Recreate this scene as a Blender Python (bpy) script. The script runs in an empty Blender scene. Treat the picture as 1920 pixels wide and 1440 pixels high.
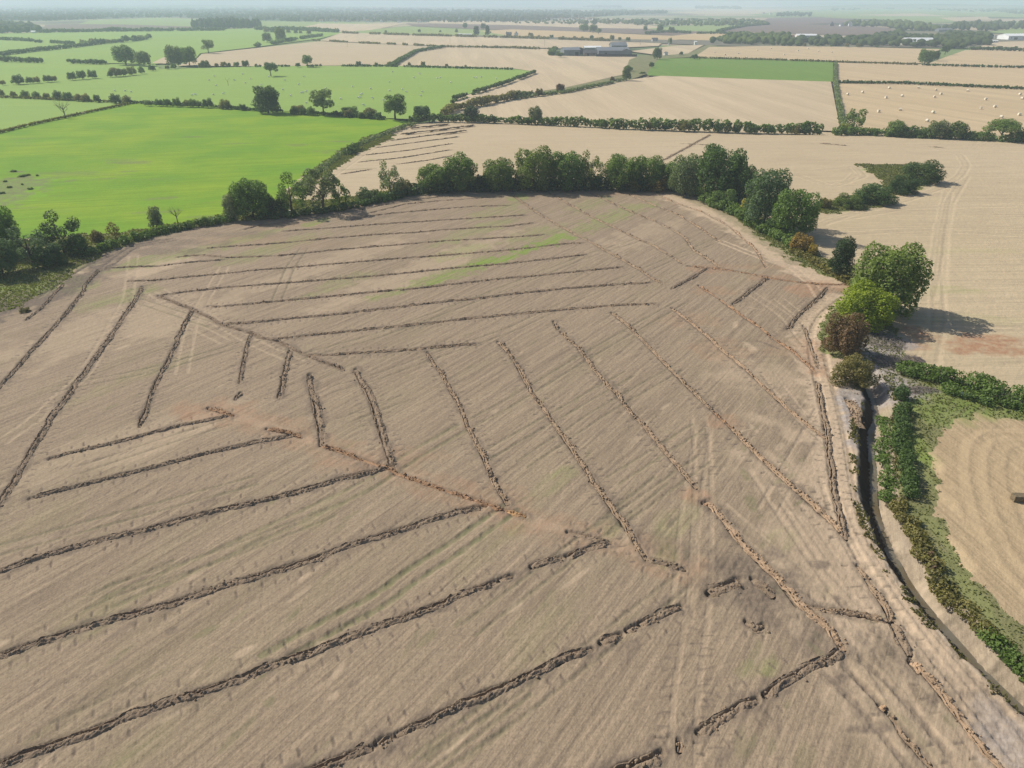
import bpy, bmesh, math, random
import numpy as np
from mathutils import Vector, Matrix
from mathutils.geometry import tessellate_polygon
R = math.radians
random.seed(7)
S = bpy.context.scene
COL = S.collection

# ------------------------------------------------------------------ camera, sky, sun, exposure
CAM_H, PITCH, FPX = 55.0, R(28.2), 1333.0
cd = bpy.data.cameras.new('drone_camera'); cam = bpy.data.objects.new('drone_camera', cd); COL.objects.link(cam)
cam.location = (0, 0, CAM_H); cam.rotation_euler = (R(90) - PITCH, 0, 0)
cd.sensor_width = 36; cd.lens = 36 * FPX / 1920; cd.clip_start = 0.5; cd.clip_end = 60000
S.camera = cam
SUN_AZ = Vector((0.88, -0.47, 0)).normalized()          # the way the shadows fall
SUN_EL = R(41)
w = bpy.data.worlds.new('World'); S.world = w; w.use_nodes = True
nt = w.node_tree; bg = nt.nodes['Background']
sky = nt.nodes.new('ShaderNodeTexSky'); sky.sky_type = 'NISHITA'; sky.sun_disc = False
sky.sun_elevation = SUN_EL; sky.sun_rotation = math.atan2(-SUN_AZ.x, -SUN_AZ.y)
sky.altitude = 60; sky.dust_density = 1.6; sky.air_density = 0.9; sky.ozone_density = 1.0
nt.links.new(sky.outputs[0], bg.inputs[0]); bg.inputs[1].default_value = 0.10
sl = bpy.data.lights.new('sun', 'SUN'); sl.energy = 4.6; sl.angle = R(0.5); sl.color = (1.0, 0.945, 0.85)
so = bpy.data.objects.new('sun', sl); COL.objects.link(so)
ld = Vector((SUN_AZ.x * math.cos(SUN_EL), SUN_AZ.y * math.cos(SUN_EL), -math.sin(SUN_EL)))
so.rotation_euler = ld.to_track_quat('-Z', 'Y').to_euler(); so.location = (-100, 60, 120)
S.view_settings.view_transform = 'Standard'; S.view_settings.look = 'None'
S.view_settings.exposure = 0.13; S.view_settings.gamma = 1.0
S.render.engine = 'CYCLES'
cy = S.cycles
cy.max_bounces = 5; cy.diffuse_bounces = 2; cy.glossy_bounces = 2; cy.transmission_bounces = 3
cy.transparent_max_bounces = 4; cy.volume_bounces = 1; cy.use_denoising = True; cy.denoising_prefilter = 'NONE'
cy.use_adaptive_sampling = True; cy.adaptive_threshold = 0.01

# ------------------------------------------------------------------ helpers
def G(px, py, z=0.0):
    """ground point seen at a pixel of the 1920x1440 photograph"""
    u, v = (px - 960) / FPX, (720 - py) / FPX
    d = Vector((u, math.cos(PITCH) + v * math.sin(PITCH), -math.sin(PITCH) + v * math.cos(PITCH)))
    if d.z > -0.002: d.z = -0.002
    t = (z - CAM_H) / d.z
    return Vector((d.x * t, d.y * t, z))
def GP(pts, z=0.0): return [G(a, b, z) for a, b in pts]
def PPM(p):
    """photograph pixels per metre at a world point"""
    zc = p.y * math.cos(PITCH) + (CAM_H - p.z) * math.sin(PITCH)
    return FPX / zc
def tag(o, label, cat, group=None, kind=None):
    o['label'] = label; o['category'] = cat
    if group: o['group'] = group
    if kind: o['kind'] = kind
    return o
def link(name, me, parent=None):
    o = bpy.data.objects.new(name, me); COL.objects.link(o)
    if parent is not None: o.parent = parent
    return o
def empty(name, loc, rz=0.0, sc=(1, 1, 1)):
    o = bpy.data.objects.new(name, None); COL.objects.link(o)
    o.location = loc; o.rotation_euler = (0, 0, rz); o.scale = sc; o.empty_display_size = 0.5
    return o
def np_mesh(name, V, F, mats=(), smooth=False):
    """V (n,3) float, F (m,k) int with k 3 or 4"""
    V = np.asarray(V, np.float32); F = np.asarray(F, np.int32)
    me = bpy.data.meshes.new(name); k = F.shape[1]
    me.vertices.add(len(V)); me.vertices.foreach_set('co', V.ravel())
    me.loops.add(F.size); me.loops.foreach_set('vertex_index', F.ravel())
    me.polygons.add(len(F)); me.polygons.foreach_set('loop_start', np.arange(0, F.size, k, dtype=np.int32))
    if smooth: me.polygons.foreach_set('use_smooth', np.ones(len(F), bool))
    me.update(calc_edges=True)
    for m in mats: me.materials.append(m)
    return me
def hash2(ix, iy, seed):
    h = (ix.astype(np.int64) * 374761393 + iy.astype(np.int64) * 668265263 + seed * 1442695041) & 0xffffffff
    h = ((h ^ (h >> 13)) * 1274126177) & 0xffffffff
    return ((h ^ (h >> 16)) & 0xffff).astype(np.float32) / 65535.0
def vnoise(x, y, seed=0):
    ix, iy = np.floor(x), np.floor(y); fx, fy = x - ix, y - iy
    fx = fx * fx * (3 - 2 * fx); fy = fy * fy * (3 - 2 * fy)
    a, b = hash2(ix, iy, seed), hash2(ix + 1, iy, seed)
    c, d = hash2(ix, iy + 1, seed), hash2(ix + 1, iy + 1, seed)
    return (a + (b - a) * fx) * (1 - fy) + (c + (d - c) * fx) * fy
def fbm(x, y, seed=0, o=3):
    s, a, t = 0.0, 1.0, 0.0
    for i in range(o):
        s = s + a * vnoise(x * 2 ** i, y * 2 ** i, seed + i * 17); t += a; a *= 0.5
    return s / t
def pip(X, Y, poly):
    inside = np.zeros(X.shape, bool); n = len(poly)
    for i in range(n):
        x1, y1, x2, y2 = poly[i][0], poly[i][1], poly[i - 1][0], poly[i - 1][1]
        if y1 == y2: continue
        c = (y1 > Y) != (y2 > Y)
        if c.any(): inside ^= c & (X < (x2 - x1) * (Y - y1) / (y2 - y1) + x1)
    return inside
def resample(P, step):
    P = np.array([(p[0], p[1]) for p in P], float)
    seg = np.hypot(*(P[1:] - P[:-1]).T); cum = np.concatenate([[0], np.cumsum(seg)])
    n = max(2, int(cum[-1] / step) + 1); t = np.linspace(0, cum[-1], n)
    Q = np.stack([np.interp(t, cum, P[:, 0]), np.interp(t, cum, P[:, 1])], 1)
    k = max(1, int(2.0 / step))                                  # round the corners a little
    if n > 6 * k:
        pad = np.concatenate([np.repeat(Q[:1], k, 0), Q, np.repeat(Q[-1:], k, 0)])
        ker = np.ones(2 * k + 1) / (2 * k + 1)
        Q2 = np.stack([np.convolve(pad[:, i], ker, 'valid') for i in (0, 1)], 1)
        Q2[0], Q2[-1] = Q[0], Q[-1]; Q = Q2
    T = np.gradient(Q, axis=0); T /= np.maximum(np.hypot(T[:, 0], T[:, 1]), 1e-6)[:, None]
    return Q, T, t

# ------------------------------------------------------------------ materials
class NB:
    """small node-building helper"""
    def __init__(s, name):
        s.m = bpy.data.materials.new(name); s.m.use_nodes = True
        s.t = s.m.node_tree; s.n = s.t.nodes; s.b = s.n['Principled BSDF']; s.out = s.n['Material Output']
        s.b.inputs['Roughness'].default_value = 0.95
        s.b.inputs['Specular IOR Level'].default_value = 0.15
    def new(s, typ, **kw):
        x = s.n.new(typ)
        for k, v in kw.items(): setattr(x, k, v)
        return x
    def put(s, a, b):
        if hasattr(a, 'is_output') or hasattr(a, 'links'): s.t.links.new(a, b)
        else: b.default_value = a
    def pos(s): return s.new('ShaderNodeNewGeometry').outputs['Position']
    def mapped(s, rot=0.0, scale=(1, 1, 1)):
        mp = s.new('ShaderNodeMapping'); s.put(s.pos(), mp.inputs[0])
        # rotate about z first, then scale: two mappings
        mp.inputs['Rotation'].default_value = (0, 0, -rot)
        m2 = s.new('ShaderNodeMapping'); s.put(mp.outputs[0], m2.inputs[0]); m2.inputs['Scale'].default_value = scale
        return m2.outputs[0]
    def noise(s, vec, scale=1.0, detail=4.0, rough=0.55, dist=0.0):
        x = s.new('ShaderNodeTexNoise'); s.put(vec, x.inputs['Vector'])
        x.inputs['Scale'].default_value = scale; x.inputs['Detail'].default_value = detail
        x.inputs['Roughness'].default_value = rough; x.inputs['Distortion'].default_value = dist
        return x.outputs['Fac']
    def ramp(s, fac, lo, hi):
        x = s.new('ShaderNodeMapRange'); x.clamp = True; s.put(fac, x.inputs[0])
        x.inputs[1].default_value = lo; x.inputs[2].default_value = hi
        return x.outputs[0]
    def mix(s, fac, a, b, mode='MIX'):
        x = s.new('ShaderNodeMix', data_type='RGBA', blend_type=mode)
        s.put(fac, x.inputs[0]); s.put(c4(a) if isinstance(a, tuple) else a, x.inputs[6]); s.put(c4(b) if isinstance(b, tuple) else b, x.inputs[7])
        return x.outputs[2]
    def math(s, op, a, b=0.0):
        x = s.new('ShaderNodeMath', operation=op); s.put(a, x.inputs[0]); s.put(b, x.inputs[1]); return x.outputs[0]
    def attr(s, name):
        return s.new('ShaderNodeAttribute', attribute_name=name).outputs['Fac']
    def bump(s, h, strength=0.5, dist=0.1):
        x = s.new('ShaderNodeBump'); x.inputs['Strength'].default_value = strength; x.inputs['Distance'].default_value = dist
        s.put(h, x.inputs['Height']); s.t.links.new(x.outputs[0], s.b.inputs['Normal'])
    def col(s, c): s.put(c4(c) if isinstance(c, tuple) else c, s.b.inputs['Base Color']); return s
def c4(c): return (c[0], c[1], c[2], 1.0)

ROW = math.atan2((G(640, 1225) - G(985, 925)).y, (G(640, 1225) - G(985, 925)).x)   # sowing direction of the drained field

def ground_mat(name, base, alt, row=0.0, rowscale=1.0, rowamt=0.35, green=0.0, fine=0.35, swath=None, patch=(0.02, 0.45), worn=(1.22, 1.42)):
    """one field surface: patches, drilling rows, fine straw grain and the worn / damp with painted shade / grown-over marks stored on the mesh"""
    b = NB(name)
    p = b.pos()
    big = b.ramp(b.noise(p, patch[0], 5, 0.6), 0.35, 0.68)
    c = b.mix(b.math('MULTIPLY', big, patch[1] * 2), base, alt)
    st = b.noise(b.mapped(row, (0.018 * rowscale, 0.55 * rowscale, 1)), 1.0, 5, 0.6)
    c = b.mix(b.math('MULTIPLY', b.ramp(st, 0.46, 0.62), rowamt), c, tuple(x * 0.62 for x in base))
    st2 = b.noise(b.mapped(row, (0.16 * rowscale, 2.3 * rowscale, 1)), 1.0, 4, 0.7)
    c = b.mix(b.math('MULTIPLY', b.ramp(st2, 0.48, 0.66), rowamt * 1.1), c, tuple(x * 1.32 for x in base))
    if swath:
        sw = b.noise(b.mapped(row, (0.004, swath, 1)), 1.0, 2, 0.4)
        c = b.mix(b.math('MULTIPLY', b.ramp(sw, 0.42, 0.6), 0.55), c, tuple(x * 0.78 for x in base))
    st3 = b.noise(b.mapped(row, (0.028 * rowscale, 1.45 * rowscale, 1)), 1.0, 6, 0.72)
    c = b.mix(b.math('MULTIPLY', b.ramp(st3, 0.50, 0.62), rowamt * 1.25), c, tuple(x * 0.50 for x in base))
    c = b.mix(b.math('MULTIPLY', b.ramp(st3, 0.46, 0.36), rowamt * 1.0), c, tuple(x * 1.38 for x in base))
    st4 = b.noise(b.mapped(row, (0.10 * rowscale, 4.6 * rowscale, 1)), 1.0, 5, 0.8)
    c = b.mix(b.math('MULTIPLY', b.ramp(st4, 0.50, 0.60), rowamt * 1.1), c, tuple(x * 0.55 for x in base))
    c = b.mix(b.math('MULTIPLY', b.ramp(st4, 0.46, 0.36), rowamt * 0.9), c, tuple(x * 1.45 for x in base))
    f1 = b.noise(p, 2.6, 5, 0.8)
    c = b.mix(b.math('MULTIPLY', b.ramp(f1, 0.46, 0.64), fine), c, tuple(x * 0.55 for x in base))
    f2 = b.noise(p, 6.5, 3, 0.6)
    c = b.mix(b.math('MULTIPLY', b.ramp(f2, 0.5, 0.75), fine * 0.8), c, tuple(x * 1.35 for x in base))
    brk = b.ramp(b.noise(b.mapped(row, (0.12, 0.9, 1)), 1.0, 4, 0.65), 0.3, 0.62)
    if green > 0:
        gg = b.ramp(b.noise(b.mapped(row, (0.02, 0.12, 1)), 1.0, 4, 0.6), 0.5, 0.75)
        c = b.mix(b.math('MULTIPLY', gg, green), c, (0.20, 0.21, 0.085))
    c = b.mix(b.math('MULTIPLY', b.attr('pale'), b.ramp(b.noise(p, 0.7, 4, 0.7), 0.1, 0.42)), c, b.mix(b.ramp(b.noise(p, 1.8, 5, 0.75), .35, .65), tuple(x * worn[0] for x in base), tuple(x * worn[1] for x in base)))
    c = b.mix(b.math('MULTIPLY', b.attr('rust'), b.ramp(b.noise(p, 0.5, 4, 0.7), 0.25, 0.6)), c, (0.36, 0.20, 0.115))
    c = b.mix(b.math('MULTIPLY', b.attr('grown'), brk), c, (0.175, 0.27, 0.035))
    c = b.mix(b.math('MULTIPLY', b.attr('rank'), b.ramp(b.noise(p, 0.8, 5, 0.7), 0.2, 0.6)), c, (0.175, 0.165, 0.085))
    c = b.mix(b.math('MULTIPLY', b.attr('dug'), b.ramp(b.noise(p, 1.6, 4, 0.7), 0.1, 0.55)), c, (0.135, 0.105, 0.08))
    c = b.mix(b.math('MULTIPLY', b.attr('bare'), b.ramp(b.noise(p, 0.9, 5, 0.75), 0.2, 0.5)), c, b.mix(b.ramp(b.noise(p, 1.4, 5, 0.75), .35, .65), (0.225, 0.190, 0.165), (0.40, 0.355, 0.315)))
    c = b.mix(b.attr('wet_shade'), c, (0.045, 0.034, 0.026))  # dark wet soil colour that also carries the ditch's painted shade
    b.col(c)
    h = b.math('ADD', b.math('MULTIPLY', f1, 0.7), b.math('MULTIPLY', st2, 0.6))
    h = b.math('ADD', h, b.math('MULTIPLY', f2, 0.3))
    b.bump(h, 0.5, 0.10)
    return b.m

M = {}
M['drained'] = ground_mat('drained_stubble', (0.298, 0.226, 0.153), (0.345, 0.262, 0.176), ROW, 1.0, 0.38, 0.12, 0.62, worn=(1.42, 1.78))
M['stubble'] = ground_mat('pale_stubble', (0.485, 0.385, 0.248), (0.43, 0.335, 0.205), R(3), 1.0, 0.22, 0.0, 0.25, None, (0.012, 0.3))
M['bale_stubble'] = ground_mat('bale_stubble', (0.53, 0.405, 0.245), (0.455, 0.335, 0.19), R(108), 1.0, 0.2, 0.0, 0.2, 0.09, (0.01, 0.25))
M['far_stubble'] = ground_mat('far_stubble', (0.53, 0.42, 0.275), (0.46, 0.36, 0.225), R(95), 0.6, 0.15, 0.0, 0.15, 0.06, (0.006, 0.3))
M['gold'] = ground_mat('gold_stubble', (0.50, 0.365, 0.195), (0.44, 0.32, 0.18), R(10), 0.6, 0.15, 0.0, 0.15, None, (0.004, 0.3))
M['corner'] = ground_mat('swathed_stubble', (0.41, 0.305, 0.18), (0.46, 0.355, 0.22), R(100), 1.0, 0.3, 0.0, 0.42)
M['pasture'] = ground_mat('bright_pasture', (0.140, 0.275, 0.016), (0.250, 0.345, 0.018), R(14), 0.7, 0.24, 0.0, 0.24, None, (0.03, 0.55))
M['grass'] = ground_mat('cool_pasture', (0.225, 0.335, 0.072), (0.27, 0.36, 0.075), R(10), 0.6, 0.15, 0.0, 0.15, None, (0.01, 0.3))
M['grass_far'] = ground_mat('dull_pasture', (0.23, 0.30, 0.095), (0.28, 0.32, 0.11), R(10), 0.4, 0.15, 0.0, 0.1, None, (0.004, 0.3))
M['verge'] = ground_mat('rough_verge', (0.165, 0.172, 0.066), (0.290, 0.255, 0.140), R(40), 2.0, 0.3, 0.0, 0.5, None, (0.18, 0.5))
M['plough'] = ground_mat('ploughed_soil', (0.175, 0.125, 0.105), (0.205, 0.15, 0.125), R(12), 0.5, 0.2, 0.0, 0.1, None, (0.004, 0.3))
M['roadside'] = ground_mat('roadside', (0.17, 0.15, 0.115), (0.16, 0.17, 0.09), R(5), 0.5, 0.2, 0.0, 0.2, None, (0.006, 0.4))
M['bank'] = ground_mat('ditch_bank', (0.345, 0.275, 0.195), (0.26, 0.21, 0.15), R(70), 2.0, 0.3, 0.0, 0.5, None, (0.25, 0.4))

def land_mat():
    b = NB('far_land')
    v = b.new('ShaderNodeTexVoronoi'); b.put(b.mapped(R(17), (1 / 620, 1 / 380, 1)), v.inputs['Vector']); v.inputs['Scale'].default_value = 1.0
    sep = b.new('ShaderNodeSeparateColor'); b.put(v.outputs['Color'], sep.inputs[0])
    c = b.mix(b.ramp(sep.outputs[0], 0.45, 0.5), (0.17, 0.225, 0.08), (0.40, 0.32, 0.215))
    c = b.mix(b.ramp(sep.outputs[1], 0.80, 0.82), c, (0.19, 0.145, 0.12))
    c = b.mix(b.ramp(b.noise(b.pos(), 0.0013, 5, 0.6), 0.52, 0.60), c, (0.055, 0.075, 0.035))
    b.col(c); return b.m
M['land'] = land_mat()

def soil_mat():
    b = NB('turned_soil'); p = b.pos()
    c = b.mix(b.ramp(b.noise(p, 0.5, 4, 0.6), 0.3, 0.7), (0.205, 0.148, 0.100), (0.295, 0.218, 0.148))
    oi = b.new('ShaderNodeObjectInfo')
    c = b.mix(0.8, c, oi.outputs['Color'], 'MULTIPLY')
    c = b.mix(b.math('MULTIPLY', b.ramp(b.noise(p, 5.0, 4, 0.7), 0.5, 0.75), 0.5), c, (0.32, 0.255, 0.19))
    c = b.mix(b.math('MULTIPLY', b.ramp(b.noise(p, 3.0, 3, 0.7), 0.55, 0.8), 0.5), c, (0.075, 0.06, 0.05))
    b.col(c); b.bump(b.noise(p, 7.0, 4, 0.7), 0.9, 0.12)
    return b.m
M['soil'] = soil_mat()

def leaf_mat():
    b = NB('leaves'); oi = b.new('ShaderNodeObjectInfo')
    g = b.new('ShaderNodeNewGeometry')
    c = oi.outputs['Color']
    c = b.mix(b.math('MULTIPLY', g.outputs['Random Per Island'], 0.5), c, b.mix(1.0, c, (1.6, 1.5, 1.3), 'MULTIPLY'))
    c = b.mix(b.math('MULTIPLY', b.ramp(b.noise(g.outputs['Position'], 0.35, 3, 0.6), 0.42, 0.7), 0.55), c, b.mix(1.0, c, (0.55, 0.62, 0.7), 'MULTIPLY'))
    b.col(c); b.b.inputs['Roughness'].default_value = 0.6; b.b.inputs['Specular IOR Level'].default_value = 0.25
    tr = b.new('ShaderNodeBsdfTranslucent'); b.put(b.mix(1.0, c, (1.3, 1.5, 0.6), 'MULTIPLY'), tr.inputs[0])
    mx = b.new('ShaderNodeMixShader'); mx.inputs[0].default_value = 0.32
    b.t.links.new(b.b.outputs[0], mx.inputs[1]); b.t.links.new(tr.outputs[0], mx.inputs[2]); b.t.links.new(mx.outputs[0], b.out.inputs[0])
    return b.m
M['leaf'] = leaf_mat()
def wood_mat():
    b = NB('distant_canopy'); oi = b.new('ShaderNodeObjectInfo'); g = b.new('ShaderNodeNewGeometry')
    c = b.mix(b.math('MULTIPLY', g.outputs['Random Per Island'], 0.7), oi.outputs['Color'], b.mix(1.0, oi.outputs['Color'], (1.9, 1.6, 1.3), 'MULTIPLY'))
    b.col(c); b.bump(b.noise(b.pos(), 0.5, 3, 0.7), 1.0, 2.0); return b.m
M['canopy'] = wood_mat()
def plain(name, c, var=0.2, scale=1.0, rough=0.85, spec=0.2, alt=None):
    b = NB(name); p = b.pos()
    b.col(b.mix(b.math('MULTIPLY', b.ramp(b.noise(p, scale, 4, 0.65), 0.35, 0.7), 1.0), c, alt or tuple(x * (1 - var) for x in c)))
    b.b.inputs['Roughness'].default_value = rough; b.b.inputs['Specular IOR Level'].default_value = spec
    return b.m
M['bark'] = plain('bark', (0.10, 0.083, 0.066), 0.4, 2.0)
M['twig'] = plain('bare_wood', (0.17, 0.15, 0.13), 0.3, 2.0)
M['straw'] = plain('bale_straw', (0.76, 0.68, 0.52), 0.15, 3.0)
M['old_straw'] = plain('weathered_straw', (0.20, 0.155, 0.095), 0.35, 3.0)
M['wool'] = plain('wool', (0.80, 0.77, 0.70), 0.1, 4.0)
M['white'] = plain('white_sheet', (0.78, 0.78, 0.76), 0.1, 0.2, 0.6)
M['render'] = plain('pale_render', (0.66, 0.63, 0.57), 0.15, 0.2)
M['grey_sheet'] = plain('grey_sheet', (0.19, 0.205, 0.225), 0.25, 0.15, 0.6, 0.3)
M['dark_sheet'] = plain('dark_cladding', (0.075, 0.07, 0.075), 0.3, 0.2)
M['stone'] = plain('barn_stone', (0.23, 0.18, 0.145), 0.3, 0.4)
M['slate'] = plain('slate', (0.12, 0.115, 0.12), 0.3, 0.3)
M['tile'] = plain('roof_tile', (0.30, 0.16, 0.11), 0.3, 0.3)
M['opening'] = plain('dark_opening', (0.02, 0.02, 0.025), 0.1, 1.0, 0.4)
M['post'] = plain('weathered_post', (0.27, 0.23, 0.19), 0.3, 3.0)
M['car'] = plain('car_paint', (0.5, 0.5, 0.52), 0.1, 0.2, 0.3, 0.5)
M['bag'] = plain('white_plastic', (0.8, 0.8, 0.8), 0.06, 2.0, 0.5)
M['reed'] = plain('dead_brush', (0.29, 0.245, 0.215), 0.4, 1.5)
def water_mat():
    b = NB('ditch_water'); p = b.pos()
    sp = b.new('ShaderNodeSeparateXYZ'); b.put(p, sp.inputs[0])
    b.col(b.mix(b.ramp(b.noise(p, 0.25, 4, 0.6), 0.35, 0.65), (0.125, 0.095, 0.055), (0.16, 0.145, 0.115)))
    b.b.inputs['Roughness'].default_value = 0.2; b.b.inputs['Specular IOR Level'].default_value = 0.5
    b.bump(b.noise(p, 6.0, 2), 0.08, 0.03); return b.m
M['water'] = water_mat()

# ------------------------------------------------------------------ outlines of the land (photograph pixels, turned into ground points)
DITCH_PX = [(1619,700),(1627,727),(1638,747),(1644,770),(1632,797),(1631,820),(1635,877),(1635,905),(1637,935),(1647,972),(1662,1010),(1680,1047),(1705,1087),(1735,1127),(1772,1172),(1800,1202),(1835,1240),(1877,1280),(1920,1320),(1990,1390),(2080,1480)]
TOP_EDGE = [(-300,640),(0,590),(60,560),(110,537),(150,503),(200,472),(270,449),(350,431),(430,416),(520,407),(600,396),(700,378),(780,366),(870,358),(960,355),(1060,354),(1160,353),(1240,356),(1290,362),(1330,378),(1370,400),(1400,425),(1440,455),(1490,490),(1540,515),(1600,530),(1610,545),(1570,568),(1542,600),(1535,640),(1550,665),(1565,700),(1582,725)]
DITCH_LEFT = [(1592,742),(1600,780),(1610,830),(1612,890),(1614,950),(1630,1000),(1655,1060),(1692,1120),(1742,1180),(1792,1240),(1850,1300),(1920,1370),(2060,1500)]
POLY = {}
POLY['drained'] = TOP_EDGE + DITCH_LEFT + [(1400,1800),(-300,1800),(-900,1000)]
HEDGE_BACK = [(1625,512),(1545,482),(1505,440),(1450,420),(1402,395),(1362,360),(1300,347),(1240,344),(1160,343),(960,343),(780,350),(700,360),(640,372),(600,378),(540,372),(480,388),(420,402),(300,424),(200,440),(130,440),(60,448),(0,455),(-300,480)]
POLY['verge_top'] = TOP_EDGE[:27] + HEDGE_BACK
POLY['verge_track'] = [(515,380),(590,317),(640,282),(690,256),(745,235),(775,229),(782,234),(722,264),(662,293),(612,328),(565,365)]
POLY['verge_ditch'] = [(1565,565),(1610,540),(1665,585),(1690,640),(1700,672),(1745,702),(1800,722),(1940,748),(2300,770),(2300,810),(1930,787),(1830,780),(1772,796),(1752,830),(1747,880),(1757,940),(1777,1000),(1802,1050),(1852,1110),(1922,1180),(2050,1300),(2250,1500)] + DITCH_LEFT[::-1] + TOP_EDGE[:25:-1]
POLY['island'] = [(1522,398),(1545,378),(1590,370),(1645,354),(1652,345),(1640,328),(1608,309),(1700,308),(1745,312),(1768,330),(1745,346),(1690,366),(1640,389),(1560,400)]
POLY['corner'] = [(1930,787),(1830,780),(1772,796),(1752,830),(1747,880),(1757,940),(1777,1000),(1802,1050),(1852,1110),(1922,1180),(2050,1300),(2400,1650),(2900,1650),(2900,800)]
POLY['pasture'] = [(-900,700),(-500,420),(0,246),(120,219),(240,193),(480,206),(720,222),(768,229),(742,237),(690,257),(640,283),(590,318),(550,345),(515,378),(420,403),(300,425),(200,440),(100,442),(0,452),(-500,560)]

# ------------------------------------------------------------------ the land near the drone: one graded sheet, cut into its fields
D0, D1 = 27.0, 352.0
D = [D0]
while D[-1] < D1: D.append(D[-1] + 0.10 + 0.0018 * D[-1])
D = np.array(D); NR = len(D); NC = 1300
HW = 0.84 * (0.881 * D + 26.0) + 4.0
U = np.linspace(-1, 1, NC)
X = (HW[:, None] * U[None, :]); Y = np.repeat(D[:, None], NC, 1)
LY = {k: np.zeros((NR, NC), np.float32) for k in ('pale', 'rust', 'grown', 'rank', 'dug', 'wet_shade', 'bare', 'z')}

def window(x0, x1, y0, y1):
    j0, j1 = np.searchsorted(D, y0), np.searchsorted(D, y1)
    if j1 <= j0: j0 = max(0, j0 - 1); j1 = min(NR, j0 + 2)
    if j0 >= NR or j1 <= 0: return None
    hmin, hmax = HW[j0], HW[min(j1, NR - 1)]
    a = min(x0 / hmin, x0 / hmax); b = max(x1 / hmin, x1 / hmax)
    i0 = int((max(a, -1) + 1) / 2 * (NC - 1)); i1 = int((min(b, 1) + 1) / 2 * (NC - 1)) + 2
    if i1 <= i0 or a > 1 or b < -1: return None
    return slice(j0, j1), slice(max(i0, 0), min(i1, NC))
def paint(layer, pts, width, amt=1.0, soft=1.0, mode='max', world=False, wob=0.0):
    """lay a worn / grown / dug band of the given width (m) along a line"""
    P = [(p[0], p[1]) for p in (pts if world else GP(pts))]
    A = LY[layer]
    for (ax, ay), (bx, by) in zip(P[:-1], P[1:]):
        m = width * (1 + soft)
        wd = window(min(ax, bx) - m, max(ax, bx) + m, min(ay, by) - m, max(ay, by) + m)
        if wd is None: continue
        x, y = X[wd], Y[wd]
        dx, dy = bx - ax, by - ay; L2 = dx * dx + dy * dy + 1e-9
        t = np.clip(((x - ax) * dx + (y - ay) * dy) / L2, 0, 1)
        d = np.hypot(x - ax - t * dx, y - ay - t * dy)
        if wob: d = d + (fbm(x * 0.6, y * 0.6, 91, 2) - 0.5) * wob * width * 2
        v = np.clip((width * (0.5 + soft * 0.5) - d) / (width * soft * 0.5 + 1e-6), 0, 1) * amt
        if mode == 'max': A[wd] = np.maximum(A[wd], v)
        elif mode == 'min': A[wd] = np.minimum(A[wd], v)
        else: A[wd] += v
def blot(layer, px, py, rx, ry, amt=1.0, seed=0, rot=0.0):
    c = G(px, py); m = max(rx, ry) * 1.5
    wd = window(c.x - m, c.x + m, c.y - m, c.y + m)
    if wd is None: return
    x, y = X[wd] - c.x, Y[wd] - c.y
    xr, yr = x * math.cos(rot) + y * math.sin(rot), -x * math.sin(rot) + y * math.cos(rot)
    d = np.hypot(xr / rx, yr / ry) + (fbm(X[wd] * 0.35, Y[wd] * 0.35, 40 + seed, 4) - 0.5) * 1.3
    LY[layer][wd] = np.maximum(LY[layer][wd], np.clip((1.0 - d) * 2.2, 0, 1) * amt)
def offset(P, o):
    Q, T, _ = resample(P, 2.0)
    return [(q[0] - t[1] * o, q[1] + t[0] * o) for q, t in zip(Q, T)]
def ruts(pts, gauge=1.9, wid=0.4, depth=0.06, layer='rank', amt=0.7, wob=0.3):
    P = GP(pts)
    for s in (-gauge / 2, gauge / 2):
        L = offset(P, s)
        paint(layer, L, wid, amt, 0.8, world=True, wob=wob); paint('z', L, wid, -depth, 0.8, 'add', world=True)

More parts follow.
